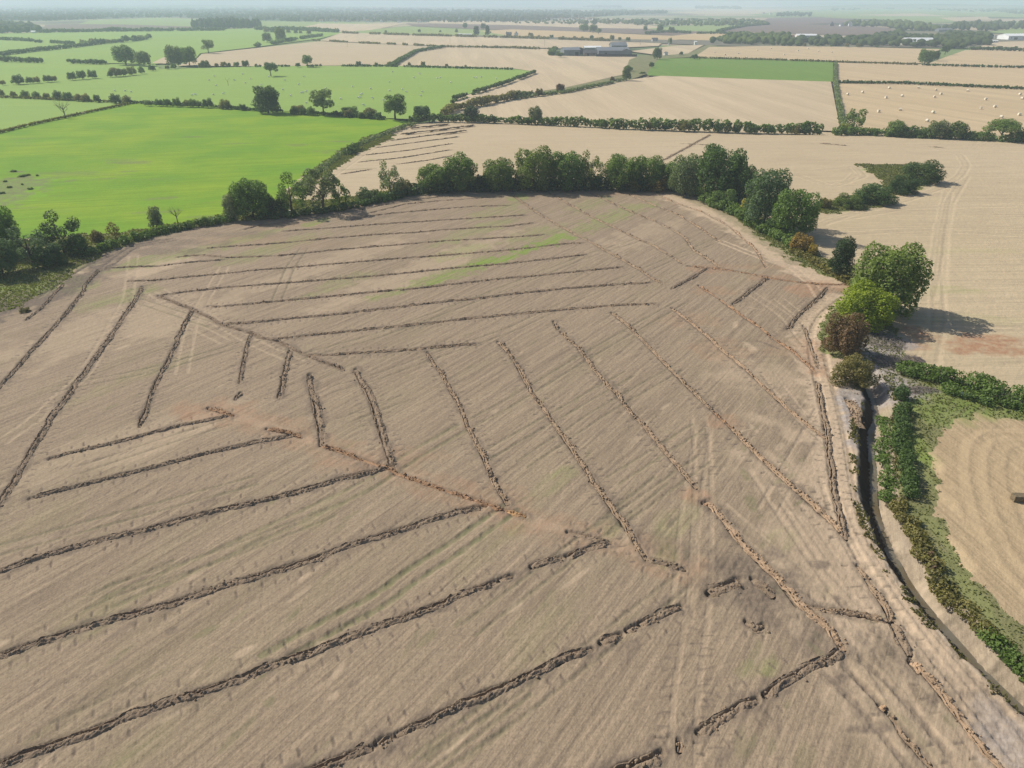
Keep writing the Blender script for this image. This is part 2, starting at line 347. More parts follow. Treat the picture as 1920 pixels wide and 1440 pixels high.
# every line of turned soil: points, width in metres, tone, continuity, label
DK, MD, PL, RU = (1.0,1.0,1.0,1), (1.3,1.26,1.2,1), (1.6,1.5,1.38,1), (1.5,1.2,.98,1)
DRAINS = [
 ([(120,532),(97,557),(77,579),(50,600)],1.5,DK,.8,'short dark soil ridge ending above the lone weed clump near the corner trees'),
 ([(184,506),(160,534),(157,545),(112,602),(82,632),(37,682),(0,725),(-60,790)],1.7,DK,.9,'dark soil ridge from the muddy corner by the left trees to the left frame edge'),
 ([(267,537),(257,557),(240,582),(215,620),(180,670),(145,715),(110,765),(95,787),(77,815),(57,847),(37,885),(15,917),(0,940),(-30,980)],1.9,DK,.95,'longest slanting soil ridge on the left, passing the end of the first lower ridge'),
 ([(360,580),(347,605),(325,655),(307,690),(287,727),(275,767),(265,782),(262,800)],1.5,DK,.95,'slanting soil ridge starting at the second bend of the zigzag collector line'),
 ([(472,625),(462,652),(452,702),(449,718)],1.4,DK,.95,'short slanting soil ridge with a loose clod heap below its lower end'),
 ([(452,735),(442,748)],1.6,DK,.9,'small isolated heap of dark clods below a short slanting ridge'),
 ([(546,652),(539,680),(530,715),(523,745)],1.9,DK,.9,'shortest slanting soil ridge in the middle left, broad and crumbly'),
 ([(580,702),(585,735),(590,760),(596,790),(599,802),(602,817),(602,834)],2.2,DK,.65,'broken crumbly soil ridge ending at the orange collector, just left of its twin'),
 ([(667,692),(680,722),(695,747),(702,772),(712,802),(722,832),(730,855),(737,878)],2.1,DK,.75,'crumbly soil ridge that meets a lower ridge in a dark corner'),
 ([(802,660),(812,678),(827,697),(847,735),(862,760),(878,800),(900,842),(922,892),(938,922),(952,945)],1.7,MD,.9,'slanting soil ridge ending at the yellow clay spot on the collector'),
 ([(934,640),(960,667),(992,725),(1015,758),(1042,798),(1090,867),(1135,935),(1182,1000),(1212,1048)],1.8,MD,.95,'longest diagonal soil ridge in the centre, ending in a sharp hook'),
 ([(1038,602),(1046,617)],1.6,DK,.8,'small dark clod spot at the top of a centre diagonal'),
 ([(1052,622),(1085,652),(1122,700),(1167,750),(1175,762),(1210,800),(1255,855),(1306,914)],1.8,MD,.95,'diagonal soil ridge ending just above the orange clay spot on the dirt trail'),
 ([(1325,940),(1347,960),(1372,995),(1407,1035),(1435,1065),(1457,1082),(1495,1132),(1532,1152),(1562,1187),(1582,1218)],2.2,PL,.75,'crumbling soil ridge that runs to the hooked corner beside the headland track'),
 ([(1582,1218),(1552,1240),(1517,1252),(1485,1272),(1440,1300),(1435,1303)],2.1,DK,.95,'short dark ridge forming the lower arm of the hooked corner by the track'),
 ([(1420,1312),(1390,1322),(1350,1350),(1310,1372)],2.0,DK,.75,'broken chain of clods below the hooked corner by the track'),
 ([(1273,1388),(1274,1408)],1.6,MD,.85,'small square clod patch between two lower ridges'),
 ([(1240,1412),(1230,1418),(1205,1428),(1172,1437),(1100,1475)],2.3,DK,.9,'big dark ridge cut off by the lower frame edge right of centre'),
 ([(1147,586),(1180,612),(1217,650),(1255,690),(1292,727),(1337,770)],1.5,MD,.95,'upper half of a diagonal ridge ending at red brick-coloured soil'),
 ([(1337,770),(1355,787),(1372,802)],1.5,RU,.7,'short red brick-coloured soil piece linking the two halves of a diagonal ridge'),
 ([(1372,802),(1415,847),(1437,867),(1447,877),(1492,917),(1532,955),(1565,982),(1585,1005)],2.0,PL,.9,'pale lumpy diagonal ridge that meets the headland track halfway down the ditch'),
 ([(1260,577),(1292,602),(1327,630),(1350,652),(1372,670),(1410,702),(1435,727),(1472,762),(1500,782),(1522,802),(1547,820)],1.5,PL,.75,'pale diagonal ridge ending at the track beside the narrow wheel ditch'),
 ([(1310,535),(1342,555),(1372,577),(1400,597),(1435,620),(1447,632),(1490,660),(1527,695)],1.4,RU,.6,'faint rusty diagonal ridge nearest the red hawthorn'),
 ([(1552,539),(1532,560),(1497,592),(1477,617)],1.6,DK,.95,'short dark ridge nearest the field corner with the big willow'),
 ([(1440,520),(1405,548),(1375,570)],1.9,DK,.95,'thickest of the three short ridges hanging below the rusty cross line'),
 ([(1327,503),(1295,523),(1260,541)],1.6,DK,.95,'short ridge hanging below the left end of the rusty cross line'),
 ([(1290,499),(1327,502),(1372,507),(1420,516),(1437,520),(1482,527),(1540,533),(1595,534)],1.5,RU,.7,'rusty brown cross line leading to the big willow'),
 ([(960,365),(1010,400),(1047,422),(1080,440),(1105,452),(1140,472),(1177,492),(1200,505),(1227,525),(1242,531)],1.6,MD,.85,'long upper diagonal ridge crossing the bright green streak'),
 ([(1032,362),(1080,390),(1117,410),(1150,425),(1190,445),(1225,460),(1260,480),(1280,494)],1.5,MD,.65,'faint upper diagonal ridge, second from the green streak'),
 ([(1110,362),(1147,380),(1190,400),(1220,411),(1252,425),(1285,445),(1302,470),(1335,490),(1357,506)],1.6,MD,.65,'faint upper diagonal ridge that ends at the rusty cross line'),
 ([(1180,365),(1210,377),(1235,388),(1272,402),(1305,422),(1350,452)],1.5,PL,.5,'chalky broken diagonal line below the dark grey-green trees'),
 ([(1242,368),(1267,380),(1320,398),(1370,425),(1420,470),(1437,501)],1.4,PL,.45,'palest broken diagonal line along the grassy upper right headland'),
 ([(460,430),(480,424),(560,412),(640,400),(715,385),(790,373),(865,364),(945,361),(1040,360)],1.6,DK,.55,'dark soil line in the shade along the upper hedge'),
 ([(690,400),(760,383),(830,376),(920,370)],1.3,MD,.6,'highest faint cross ridge below the airy lone tree'),
 ([(660,412),(700,404),(745,399),(787,395),(835,391),(890,387),(955,385)],1.4,MD,.8,'second cross ridge from the upper hedge'),
 ([(532,433),(585,430),(635,426),(700,421),(745,418),(792,415),(840,412),(890,409),(955,405),(985,403)],1.4,MD,.9,'third cross ridge from the upper hedge'),
 ([(390,465),(480,459),(555,453),(622,446),(700,440),(775,436),(830,431),(890,427),(955,424),(1000,418)],1.5,MD,.85,'fourth cross ridge from the upper hedge'),
 ([(335,482),(375,478),(430,483),(480,481),(527,479),(612,470),(680,464),(745,459),(840,451),(955,445),(1020,440)],1.5,MD,.85,'fifth cross ridge, passing just above the bright green streak'),
 ([(200,503),(240,500),(297,499),(350,492),(420,487)],1.4,DK,.7,'short shaded cross ridge starting at the muddy corner by the left trees'),
 ([(242,527),(287,526),(350,519),(412,514),(475,507),(555,501),(620,495),(695,489),(755,484),(830,479),(955,469),(1060,457),(1097,455)],1.5,MD,.9,'long cross ridge crossed by the bright green streak near its right end'),
 ([(297,554),(337,549),(400,541),(475,535),(540,530),(640,522),(742,514),(855,502),(955,494),(1035,485),(1100,477)],1.5,MD,.9,'long cross ridge starting at the first bend of the zigzag collector'),
 ([(390,574),(410,575),(475,569),(555,561),(630,555),(705,547),(780,541),(855,532),(955,521),(1035,514),(1120,505),(1167,501)],1.6,MD,.93,'long cross ridge starting at the second bend of the zigzag collector'),
 ([(415,607),(465,605),(555,596),(655,587),(717,579),(792,570),(880,561),(955,552),(1060,541),(1135,535),(1220,530)],1.7,MD,.95,'long cross ridge, last but one above the centre diagonals'),
 ([(510,636),(580,629),(655,621),(730,614),(805,606),(880,597),(955,590),(1035,582),(1100,577),(1160,572),(1230,569)],1.7,MD,.93,'lowest full-length cross ridge, just above the centre diagonals'),
 ([(580,666),(620,666),(665,662),(705,660),(775,655),(830,649),(892,645)],1.7,MD,.85,'short cross ridge at the heads of the first centre diagonals'),
 ([(297,554),(335,570),(360,579),(395,596),(420,610),(465,622),(495,635),(515,637),(545,652),(585,670),(612,680),(645,693)],1.6,DK,.65,'zigzag collector line joining the left ends of the cross ridges'),
 ([(390,765),(437,779)],1.8,RU,.8,'short orange clay heap at the end of the first lower ridge'),
 ([(500,804),(540,812),(565,820)],1.6,RU,.55,'rusty crumbs at the end of the second lower ridge'),
 ([(602,835),(640,846),(675,860),(705,870),(730,877),(745,887),(780,900),(825,915),(867,930),(917,944),(950,957)],1.9,RU,.6,'rusty collector line between two dark ridge corners'),
 ([(950,957),(985,967)],1.8,(1.9,1.5,1.0,1),.85,'bright yellow clay clods where the collector meets a diagonal'),
 ([(1065,997),(1090,1002),(1122,1012),(1145,1018)],1.7,DK,.6,'crumbling end of the collector above the detached foreground ridge'),
 ([(1212,1048),(1252,1058),(1284,1068)],1.8,DK,.6,'three clod heaps trailing from the hook of the centre diagonal'),
 ([(1332,1112),(1352,1104),(1385,1086)],3.2,DK,.95,'big dark soil heap beside the dirt trail'),
 ([(1320,942),(1332,946)],2.2,RU,.85,'round orange clay spot on the dirt trail'),
 ([(1412,1085),(1432,1100),(1450,1118)],2.4,DK,.5,'scattered clods between the dark soil heap and the crumbling ridge'),
 ([(1400,1165),(1418,1180),(1432,1172)],1.8,DK,.7,'small clod cluster above the hooked corner ridge'),
 ([(92,861),(125,851),(172,840),(217,829),(262,817),(325,801),(400,785),(437,779)],1.5,DK,.93,'first and shortest of the lower left ridges, rising to an orange end'),
 ([(55,935),(110,920),(175,904),(225,890),(265,882),(312,870),(350,860),(420,842),(475,829),(525,820),(562,814)],1.6,DK,.93,'second of the lower left ridges, with a worn gap in its middle'),
 ([(-40,1082),(0,1071),(62,1048),(125,1031),(187,1012),(250,999),(300,985),(370,966),(425,952),(475,942),(525,930),(580,915),(630,900),(680,887),(735,876)],1.9,DK,1,'third of the lower left ridges, ending in a dark corner'),
 ([(-40,1240),(0,1229),(37,1215),(100,1195),(162,1176),(225,1157),(287,1140),(350,1122),(412,1102),(475,1082),(555,1057),(617,1037),(680,1015),(742,996),(792,980),(855,960),(910,948)],1.9,DK,1,'fourth of the lower left ridges, ending at rusty soil'),
 ([(-40,1447),(0,1432),(50,1412),(112,1391),(175,1368),(237,1346),(300,1324),(362,1301),(425,1281),(480,1261),(542,1236),(605,1215),(655,1196),(705,1177),(755,1158),(805,1140),(867,1115),(925,1092),(930,1090)],1.8,DK,1,'longest of the foreground ridges, running up from the lower left corner'),
 ([(937,1087),(960,1079)],1.8,DK,1,'tiny detached piece of the longest foreground ridge'),
 ([(997,1062),(1052,1045)],2.0,DK,1,'detached dark piece of ridge with a clean gap on both sides'),
 ([(1062,1042),(1097,1032),(1140,1018)],1.9,DK,.8,'crumbly ridge end pointing at the centre hook'),
 ([(500,1475),(592,1440),(655,1416),(697,1402)],1.9,DK,1,'foreground ridge piece cut off by the lower frame edge left of centre'),
 ([(708,1394),(733,1383)],2.3,DK,.8,'short loose clod heap between two foreground ridge pieces'),
 ([(743,1378),(805,1350),(855,1326),(905,1300),(955,1284),(1022,1252),(1072,1230),(1110,1216)],1.7,DK,.98,'long middle piece of the last foreground ridge'),
 ([(1128,1204),(1150,1195),(1165,1190)],2.2,DK,.85,'loose clod heap halfway along the last foreground ridge'),
 ([(1176,1182),(1195,1172)],2.0,DK,.85,'small dark clod heap near the upper end of the last foreground ridge'),
 ([(1200,1170),(1227,1160),(1277,1136)],2.0,DK,.95,'upper end of the last foreground ridge beside the dirt trail'),
 ([(1506,610),(1522,652),(1535,690)],.9,DK,.9,'narrow dark wheel cut on the headland track by the red hawthorn'),
 ([(1532,715),(1545,772),(1552,820),(1559,870),(1562,897),(1575,965),(1587,1010)],1.3,DK,.85,'narrow dark ridge along the edge of the headland track'),
 ([(1610,1060),(1635,1100),(1655,1130),(1672,1164)],1.6,MD,.75,'lumpy ridge along the headland track where a cross ridge joins it'),
 ([(1495,1134),(1547,1142),(1595,1150),(1640,1157),(1668,1166)],1.7,MD,.7,'cross ridge of loose clods joining the crumbling ridge to the track'),
 ([(1672,1167),(1690,1200),(1707,1227)],2.0,DK,.8,'dark lumpy ridge below the junction on the headland track'),
 ([(1727,1255),(1765,1300),(1795,1340),(1827,1380),(1875,1437),(1910,1480)],1.7,PL,.9,'pale clay ridge running down to the lower right frame edge'),
 ([(1592,748),(1604,772),(1610,800)],4.2,MD,.8,'broad grey-brown spoil bank between the headland track and the ditch head'),
 ([(1710,1240),(1725,1258)],2.4,(2.2,2.0,1.8,1),.9,'heap of pale clay blocks on the headland track'),
 ([(1650,1322),(1660,1330)],1.8,(2.2,2.0,1.7,1),.9,'small heap of pale clay blocks between the wheel tracks'),
 ([(1672,1340),(1690,1375),(1720,1410),(1748,1440)],1.2,MD,.45,'thin broken row of clods between the wheel tracks'),
 ([(770,240),(842,232)],1.6,DK,.85,'topmost short soil line in the field beyond the hedge'),
 ([(750,251),(820,243),(890,234)],1.6,DK,.85,'second soil line down in the field beyond the hedge'),
 ([(730,264),(800,254),(875,244)],1.6,DK,.85,'third soil line down in the field beyond the hedge'),
 ([(705,277),(780,267),(860,256)],1.6,DK,.85,'fourth soil line down in the field beyond the hedge'),
 ([(682,291),(765,282),(850,269)],1.6,DK,.9,'fifth soil line down in the field beyond the hedge'),
 ([(673,304),(760,295),(845,281)],1.6,DK,.85,'sixth soil line down in the field beyond the hedge'),
 ([(642,326),(695,318)],2.0,DK,.9,'thick soil line nearest the airy hedge trees, in the field beyond'),
 ([(745,308),(800,301),(848,292)],1.6,DK,.85,'soil line just behind the crowns of the hedge trees'),
 ([(1245,300),(1290,276),(1332,252)],2.2,MD,.95,'straight brown soil line climbing to the far hedge'),
 ([(1277,269),(1332,272)],1.6,DK,.7,'short soil line crossing the straight climbing one'),
 ([(1540,269),(1588,273)],2.4,DK,.6,'brown damp streak below the gate tree in the far hedge'),
 ([(1745,275),(1768,277)],2.2,DK,.6,'small brown streak below the right hedge trees'),
]
NRM = {}
for pts, wid, tone, cont, lab in DRAINS:
    P = GP(pts)
    paint('dug', pts, wid * 0.5, 0.6, 1.4, wob=0.8)
    paint('z', pts, wid * 0.24, -0.36, 0.6, 'min')
    md = sum(p.length for p in P) / len(P)
    if md < 175 and wid < 2.15 and tone in (DK, MD, PL):                      # cleat marks of the digger's feet on both sides
        Q, T, t = resample(P, 1.35)
        for s in (-1, 1):
            for q, tt in zip(Q, T):
                if random.random() < 0.22: continue
                n = np.array((-tt[1], tt[0])) * s; L = random.uniform(0.45, 0.85); o = wid * 0.5 + 0.35 + random.uniform(0, .25)
                a, b2 = q + n * o, q + n * (o + L)
                paint('dug', [a, b2], 0.17, random.uniform(0.4, 0.9), 0.9, world=True); paint('z', [a, b2], 0.2, -0.05, 0.9, 'add', world=True)
# lone rows of cleat marks away from the ridges
for (x0, y0, x1, y1, n) in [(1300,1175,1340,1400,9),(1262,1205,1240,1385,8),(1325,1190,1325,1345,8),(1375,1080,1375,1010,6),(1320,800,1312,890,6),(1345,830,1338,890,5),(100,880,250,845,9),(180,905,420,895,10),(15,790,100,760,6),(180,925,350,920,8),(400,915,500,905,6),(60,1285,160,1270,5),(90,1320,250,1290,6)]:
    for i in range(n):
        t = (i + random.uniform(-.2, .2)) / max(1, n - 1); c = G(x0 + (x1 - x0) * t, y0 + (y1 - y0) * t)
        an = random.uniform(-0.3, 0.3) + (0 if abs(x1 - x0) < 60 else 1.2); v = (math.cos(an) * .55, math.sin(an) * .55)
        paint('dug', [(c.x - v[0], c.y - v[1]), (c.x + v[0], c.y + v[1])], 0.15, 0.6, 0.9, world=True)

# wheel tracks
ruts([(960,950),(842,1035),(760,1085),(718,1125),(660,1150),(560,1205),(500,1240)], 2.0, 0.55, 0.08, 'rank', 0.9)
ruts([(870,800),(780,850),(690,910),(560,970),(400,1045),(200,1130)], 2.0, 0.5, 0.05, 'rank', 0.6)
for pts in ([(1345,450),(1200,510),(1080,560),(960,617),(800,672),(690,712),(620,730)], [(1195,450),(1100,480),(1005,517),(870,570),(700,632),(560,670)], [(1285,562),(1120,655),(960,752),(880,795)],
            [(1180,700),(1040,780),(900,860)], [(1270,690),(1130,770),(980,870)], [(1310,800),(1150,900)], [(1320,860),(1180,960),(1060,1040)], [(1240,900),(1040,1060),(880,1180)],
            [(1285,1085),(1150,1190),(940,1350),(820,1440)], [(480,900),(240,965),(0,1030)], [(520,560),(545,500),(570,465)], [(430,790),(300,830),(150,880)],
            [(760,745),(640,790)], [(620,960),(420,1040),(200,1110)], [(330,1060),(160,1130)], [(980,1290),(860,1380),(780,1440)], [(950,1340),(800,1440)], [(280,1290),(100,1370)],
            [(400,610),(250,560)], [(470,640),(300,690),(100,730)]):
    ruts(pts, 2.0, 0.32, 0.05, 'rank', random.uniform(0.25, 0.6), 0.5)
    ruts(pts, 2.0, 0.22, 0.0, 'dug', random.uniform(0.15, 0.4), 0.6)
for pts in ([(1320,800),(1300,920),(1290,1000),(1285,1090),(1275,1160)], [(1310,780),(1318,860),(1318,950),(1312,1120),(1285,1300),(1280,1430)]):
    ruts(pts, 2.1, 0.42, 0.04, 'pale', 0.22, 0.6)
for pts in ([(300,545),(380,590),(470,640),(560,680)], [(255,545),(340,600),(420,640)], [(250,480),(240,560),(160,700),(60,790),(0,830)], [(420,500),(360,600),(340,700)]):
    ruts(pts, 2.0, 0.4, 0.03, 'pale', 0.4, 0.5)
ruts([(1570,1260),(1640,1330),(1690,1390),(1730,1440)], 2.2, 0.5, 0.09, 'dug', 0.6); ruts([(1600,1240),(1680,1320),(1760,1420)], 2.2, 0.5, 0.08, 'dug', 0.5)
ruts([(1350,452),(1420,480),(1480,500),(1520,530),(1540,560)], 2.0, 0.5, 0.04, 'pale', 0.9)
# headland track: two trodden bands beside the ditch
TRK = [(1592,560),(1552,590),(1535,620),(1533,660),(1545,710),(1560,770),(1572,840),(1582,910),(1598,980),(1628,1040),(1668,1100),(1720,1170),(1780,1240),(1850,1320),(1930,1420)]
paint('pale', TRK, 6.4, 0.75, 0.5, wob=0.35); paint('pale', TRK, 4.0, 0.95, 0.5, wob=0.3)
ruts(TRK, 2.3, 0.7, 0.09, 'pale', 0.95, 0.3)
ruts([(a - 3, b) for a, b in TRK], 2.9, 0.25, 0.04, 'dug', 0.35, 0.5)
paint('rust', [(1500,545),(1545,535),(1600,545)], 4, 0.6, 1, wob=.6); paint('rust', [(1515,640),(1535,700)], 2.0, 0.55, 1, wob=.6)
paint('pale', [(1240,365),(1300,385),(1370,420),(1440,468),(1500,505),(1560,530)], 5.0, 0.9, 0.9, wob=0.6)
paint('rank', [(1280,368),(1350,396),(1420,445),(1490,492)], 2.5, 0.6, 0.9, wob=0.8)
for pts in ([(1555,900),(1585,990),(1640,1085),(1720,1190),(1800,1290),(1880,1400)], [(1600,1000),(1660,1110),(1760,1250),(1860,1370),(1900,1430)], [(1420,880),(1500,1000),(1580,1110),(1690,1260),(1760,1350),(1820,1440)],
            [(1350,950),(1440,1030),(1560,1130),(1660,1260),(1700,1330)], [(1560,830),(1500,780),(1440,700)], [(1545,770),(1490,870),(1440,960)], [(1480,940),(1560,1060),(1640,1140)], [(1590,1215),(1660,1300),(1720,1385),(1760,1440)], [(1460,560),(1510,600),(1535,640)], [(1400,545),(1470,590),(1520,650)]):
    ruts(pts, 2.2, 0.42, 0.04, 'pale', random.uniform(.3, .5), 0.6); ruts(pts, 2.9, 0.2, 0.0, 'dug', random.uniform(.15, .3), 0.7)
for i in range(90):
    t_ = random.random(); u = np.interp(t_, [0, .4, .7, 1], [1490, 1500, 1600, 1760]) + random.uniform(-130, 60); v = np.interp(t_, [0, .4, .7, 1], [560, 880, 1120, 1400]) + random.uniform(-40, 40)
    blot(random.choice(['dug', 'pale', 'pale', 'rank']), u, v, random.uniform(.6, 3.0), random.uniform(.3, 1.0), random.uniform(.3, .75), i + 300, random.uniform(0, 3))
for pts in ([(390,765),(450,782),(540,812),(602,835)], [(602,835),(675,860),(735,877),(825,915),(950,957)], [(950,957),(1022,985),(1090,1002),(1200,1035),(1290,1075)]):
    paint('rust', pts, 3.4, 0.3, 0.9, wob=.5); paint('pale', pts, 1.2, 0.3, 0.9, wob=.5)
# regrowth, rust soil, dry patches
paint('grown', [(905,497),(950,482),(1000,465),(1060,442)], 3.2, 1.0, 0.9, wob=0.9); paint('grown', [(800,527),(850,515),(905,497)], 3.0, 0.75, 1, wob=1.0); paint('grown', [(700,560),(800,527)], 2.0, 0.5, 1, wob=1)
paint('grown', [(1060,442),(1120,418),(1180,392),(1220,384)], 4.5, 0.45, 1, wob=1.0)
for a in [(972,372,6,4,.8),(1100,385,16,5,.35),(1150,410,18,4,.35),(590,418,7,3,.8),(900,430,22,5,.4),(930,395,16,5,.35),(500,470,18,5,.35),(440,455,16,4,.5),(330,480,12,4,.5),(370,470,14,3,.4),(270,490,10,4,.5),(190,565,10,4,.6),(240,555,9,4,.4),(150,540,5,3,.5),(270,700,14,2.5,.45),(300,690,8,2,.4),(540,455,12,4,.4),(640,530,12,4,.35),(870,470,14,5,.4),(1000,440,16,5,.4),(870,500,12,4,.4),
          (1045,895,5,2.2,.8),(1025,908,3,1.2,.7),(1150,990,2.5,1.2,.7),(1260,985,6,2,.6),(1250,1040,3,1.5,.7),(1405,1255,1.6,1.2,.9),(1440,1250,1.5,1.0,.9),(970,990,2,1.2,.5),(180,1160,7,2.5,.4),(620,950,8,2,.35),(940,1010,9,2.5,.3),(240,1420,4,2,.4),(1510,1420,2,1,.4),(1470,1010,3,2,.4),(60,990,8,3,.25),(1000,1200,8,3,.3),(1580,640,1.8,4,.9)]:
    blot('grown', a[0], a[1], a[2], a[3], a[4] * (.3 if a[1] > 560 else .8), int(a[0]), ROW)
for a in [(400,770,8,3.5,.9),(460,785,7,3,.7),(510,800,7,3,.6),(680,870,7,2.5,.8),(770,855,6,3,.5),(890,945,5,2,.7),(950,955,4,2,.9),(1000,985,6,1.8,.6),(960,925,5,3,.4),(1330,505,7,3,.8),(1440,520,7,3,.8),(1400,500,9,3,.5),(1330,545,6,3,.6),(1180,362,16,4,.55),(1080,362,16,3,.4),(1480,655,6,6,.4),(1300,600,7,4,.45),(1350,655,7,5,.45),(1350,790,4,2.5,.8),(1310,930,2.5,2,.8),(470,450,20,5,.3),(530,420,16,4,.35),(1210,1030,4,3,.4),
          (1850,638,8,3.2,1),(1835,655,7,3,1),(1880,657,9,2.6,1),(1720,625,5,4,.9),(1705,645,4,3,.7),(560,460,20,3,.2)]:
    blot('rust', a[0], a[1], a[2], a[3], a[4] * (1.0 if a[0] > 1600 else .55), int(a[1]))
for a in [(1340,380,20,6,.5),(1200,440,22,7,.3),(600,500,40,6,.35),(800,500,40,6,.4),(300,500,10,5,.6),(330,600,16,8,.4),(180,620,25,10,.35),(1460,880,5,9,.55),(1500,1060,6,6,.5),(1570,1110,6,5,.6),(1620,1150,3,3,.8),(1590,1180,2.5,3.5,.9),(1530,1000,5,7,.5),(1420,700,9,8,.35),(1560,830,3,12,.5),(150,860,16,5,.3),(340,810,12,3,.4),(1640,1330,6,5,.4),(1750,1400,5,6,.4),(960,340,10,3,.2),(1610,860,1.2,10,.7)]:
    blot('pale', a[0], a[1], a[2], a[3], a[4], int(a[0] + 3), ROW)
for a in [(1440,1100,7,6,.75),(1400,1080,5,4,.6),(1520,1170,4,3,.4),(300,470,16,4,.5),(330,455,18,4,.5),(170,490,8,4,.8),(140,520,10,4,.8),(60,555,12,5,.6),(420,440,20,4,.4),(1530,1215,3,3,.4),(1650,1200,4,3,.5),(1680,1230,4,4,.35),(1600,760,2,6,.5),(1850,1330,4,5,.45),(700,870,4,2,.5),(1250,1030,4,3,.4),(650,405,25,4,.35)]:
    blot('dug', a[0], a[1], a[2], a[3], a[4], int(a[1] + 5))
paint('dug', [(-20,600),(0,578),(70,570),(120,548),(165,520),(190,500)], 4.0, 0.9, 0.8, wob=0.7); paint('dug', [(190,500),(230,470),(290,452)], 2.5, 0.8, 0.8, wob=0.7)
ruts([(200,500),(250,462),(330,448)], 2.0, 0.5, 0.1, 'dug', 0.9); ruts([(60,560),(150,500),(230,468)], 2.0, 0.6, 0.12, 'dug', 0.9)
for i in range(150):                                                          # random scuffs and clumps all over the worked field
    u, v = random.uniform(0, 1500), random.uniform(560, 1430)
    blot(random.choice(['dug', 'rank', 'pale', 'rank']), u, v, random.uniform(.5, 2.5), random.uniform(.2, .6), random.uniform(.3, .6), i, ROW + random.uniform(-.3, .3))
# swaths and wheel lines in the pale fields
for k in range(1, 26):
    L = offset(GP(POLY['corner'][:12]), 1.6 + k * 2.1)
    paint('pale', L, 0.8, random.uniform(.1, .38), 0.9, world=True, wob=0.4)
    paint('dug', [(a + .9, b2) for a, b2 in L], 0.35, random.uniform(.05, .25), 0.8, world=True, wob=0.5)
for pts in ([(1540,420),(1600,400),(1700,375),(1770,350),(1800,330),(1812,310),(1800,290),(1740,275),(1600,262),(1400,255)], [(1740,560),(1760,480),(1770,400),(1778,360)], [(1760,540),(1768,440),(1780,380),(1810,330)], [(1740,690),(1760,600),(1755,500),(1765,420)],
            [(1500,330),(1560,350),(1620,330),(1600,312),(1520,320)], [(1530,345),(1590,340),(1605,325)], [(1550,415),(1700,390),(1900,385)], [(1570,440),(1720,430),(1900,440)], [(1640,600),(1900,610),(1990,612)], [(560,372),(620,332),(680,290),(760,245)]):
    ruts(pts, 2.0, 0.5, 0.02, 'dug', 0.16, 0.6); ruts(pts, 3.2, 0.6, 0.0, 'pale', 0.3, 0.5)
for i in range(60):
    v = random.uniform(245, 700); u = random.uniform(1250, 1850)
    ruts([(u, v), (u + random.uniform(100, 350), v + random.uniform(-4, 4))], 2.0, 0.4, 0, 'dug', random.uniform(.08, .22), .6)
for a in [(1765,545,10,3,.4),(1850,600,14,3,.3),(1800,470,20,3,.25)]: blot('grown', a[0], a[1], a[2], a[3], a[4] * .6, int(a[0]))
# rough corner of the pasture and its darker damp hollows
for a in [(20,350,14,16,1),(-40,370,20,20,1),(40,340,8,8,1)]: blot('pale', a[0], a[1], a[2], a[3], .55, 3); blot('rank', a[0], a[1], a[2], a[3], .9, 5)
for a in [(30,322,4,2.5,.9),(45,333,4,3,.9),(20,335,3,2,.8),(10,362,8,3,.9),(55,354,3,2,.9),(245,305,10,4,.5),(130,325,18,5,.3),(360,256,6,2,.6),(560,272,6,4,.4),(640,265,6,2.5,.5),(230,300,10,3,.3)]:
    blot('rank', a[0], a[1], a[2], a[3], a[4], int(a[0])); blot('dug', a[0], a[1], a[2] * .8, a[3] * .7, a[4] * .35, int(a[0]) + 1)
for i in range(70):
    u, v = random.uniform(-20, 700), random.uniform(205, 420)
    blot(random.choice(['grown', 'grown', 'rank']), u, v, random.uniform(2, 9), random.uniform(.8, 2.5), random.uniform(.25, .6), i + 700, R(14))
# verges: greener and drier stretches
for a in [(1655,320,9,8,1),(1690,350,8,6,.8),(1560,392,8,4,.7),(30,545,12,5,.9),(100,525,9,4,.7),(40,520,10,5,.5),(130,500,6,4,.4),(1750,760,8,6,.7),(1830,750,10,5,.8),(1700,820,3,8,.8),(1900,770,10,4,.7),(1620,570,4,5,.6)]:
    blot('grown', a[0], a[1], a[2], a[3], a[4] * .7, int(a[0]))
for a in [(1650,660,4.5,7,1),(1665,690,4.5,5,1),(1682,645,4,5,.9),(1690,735,3.5,3.5,1),(1672,715,5,4,1),(1640,620,4,5,.8),(1660,740,3,3,1),(1606,770,2.6,6,1),(1598,745,2.2,4,.8),(1715,735,5,1.6,.9),(1900,1410,3,3,.6),(1880,1370,2,3,.5)]:
    blot('bare', a[0], a[1], a[2], a[3], a[4], int(a[0]))
for a in [(1725,850,2,8,.9),(1740,780,4,5,.5),(1740,900,1.5,8,.8),(1770,1010,1.5,6,.8),(1110,353,10,2,.5),(130,515,8,3,.7),(1820,1110,1.3,8,.8)]:
    blot('pale', a[0], a[1], a[2], a[3], a[4], int(a[0]))
paint('wet_shade', [(-20,600),(0,580),(70,572),(120,550),(165,522),(190,502)], 2.4, 0.55, 1.0, wob=0.9); paint('pale', [(1594,770),(1602,810),(1606,860)], 0.9, 0.9, 0.9, wob=.5)
paint('bare', [(1602,740),(1612,790),(1618,830)], 3.0, 0.9, 0.8, wob=.6)

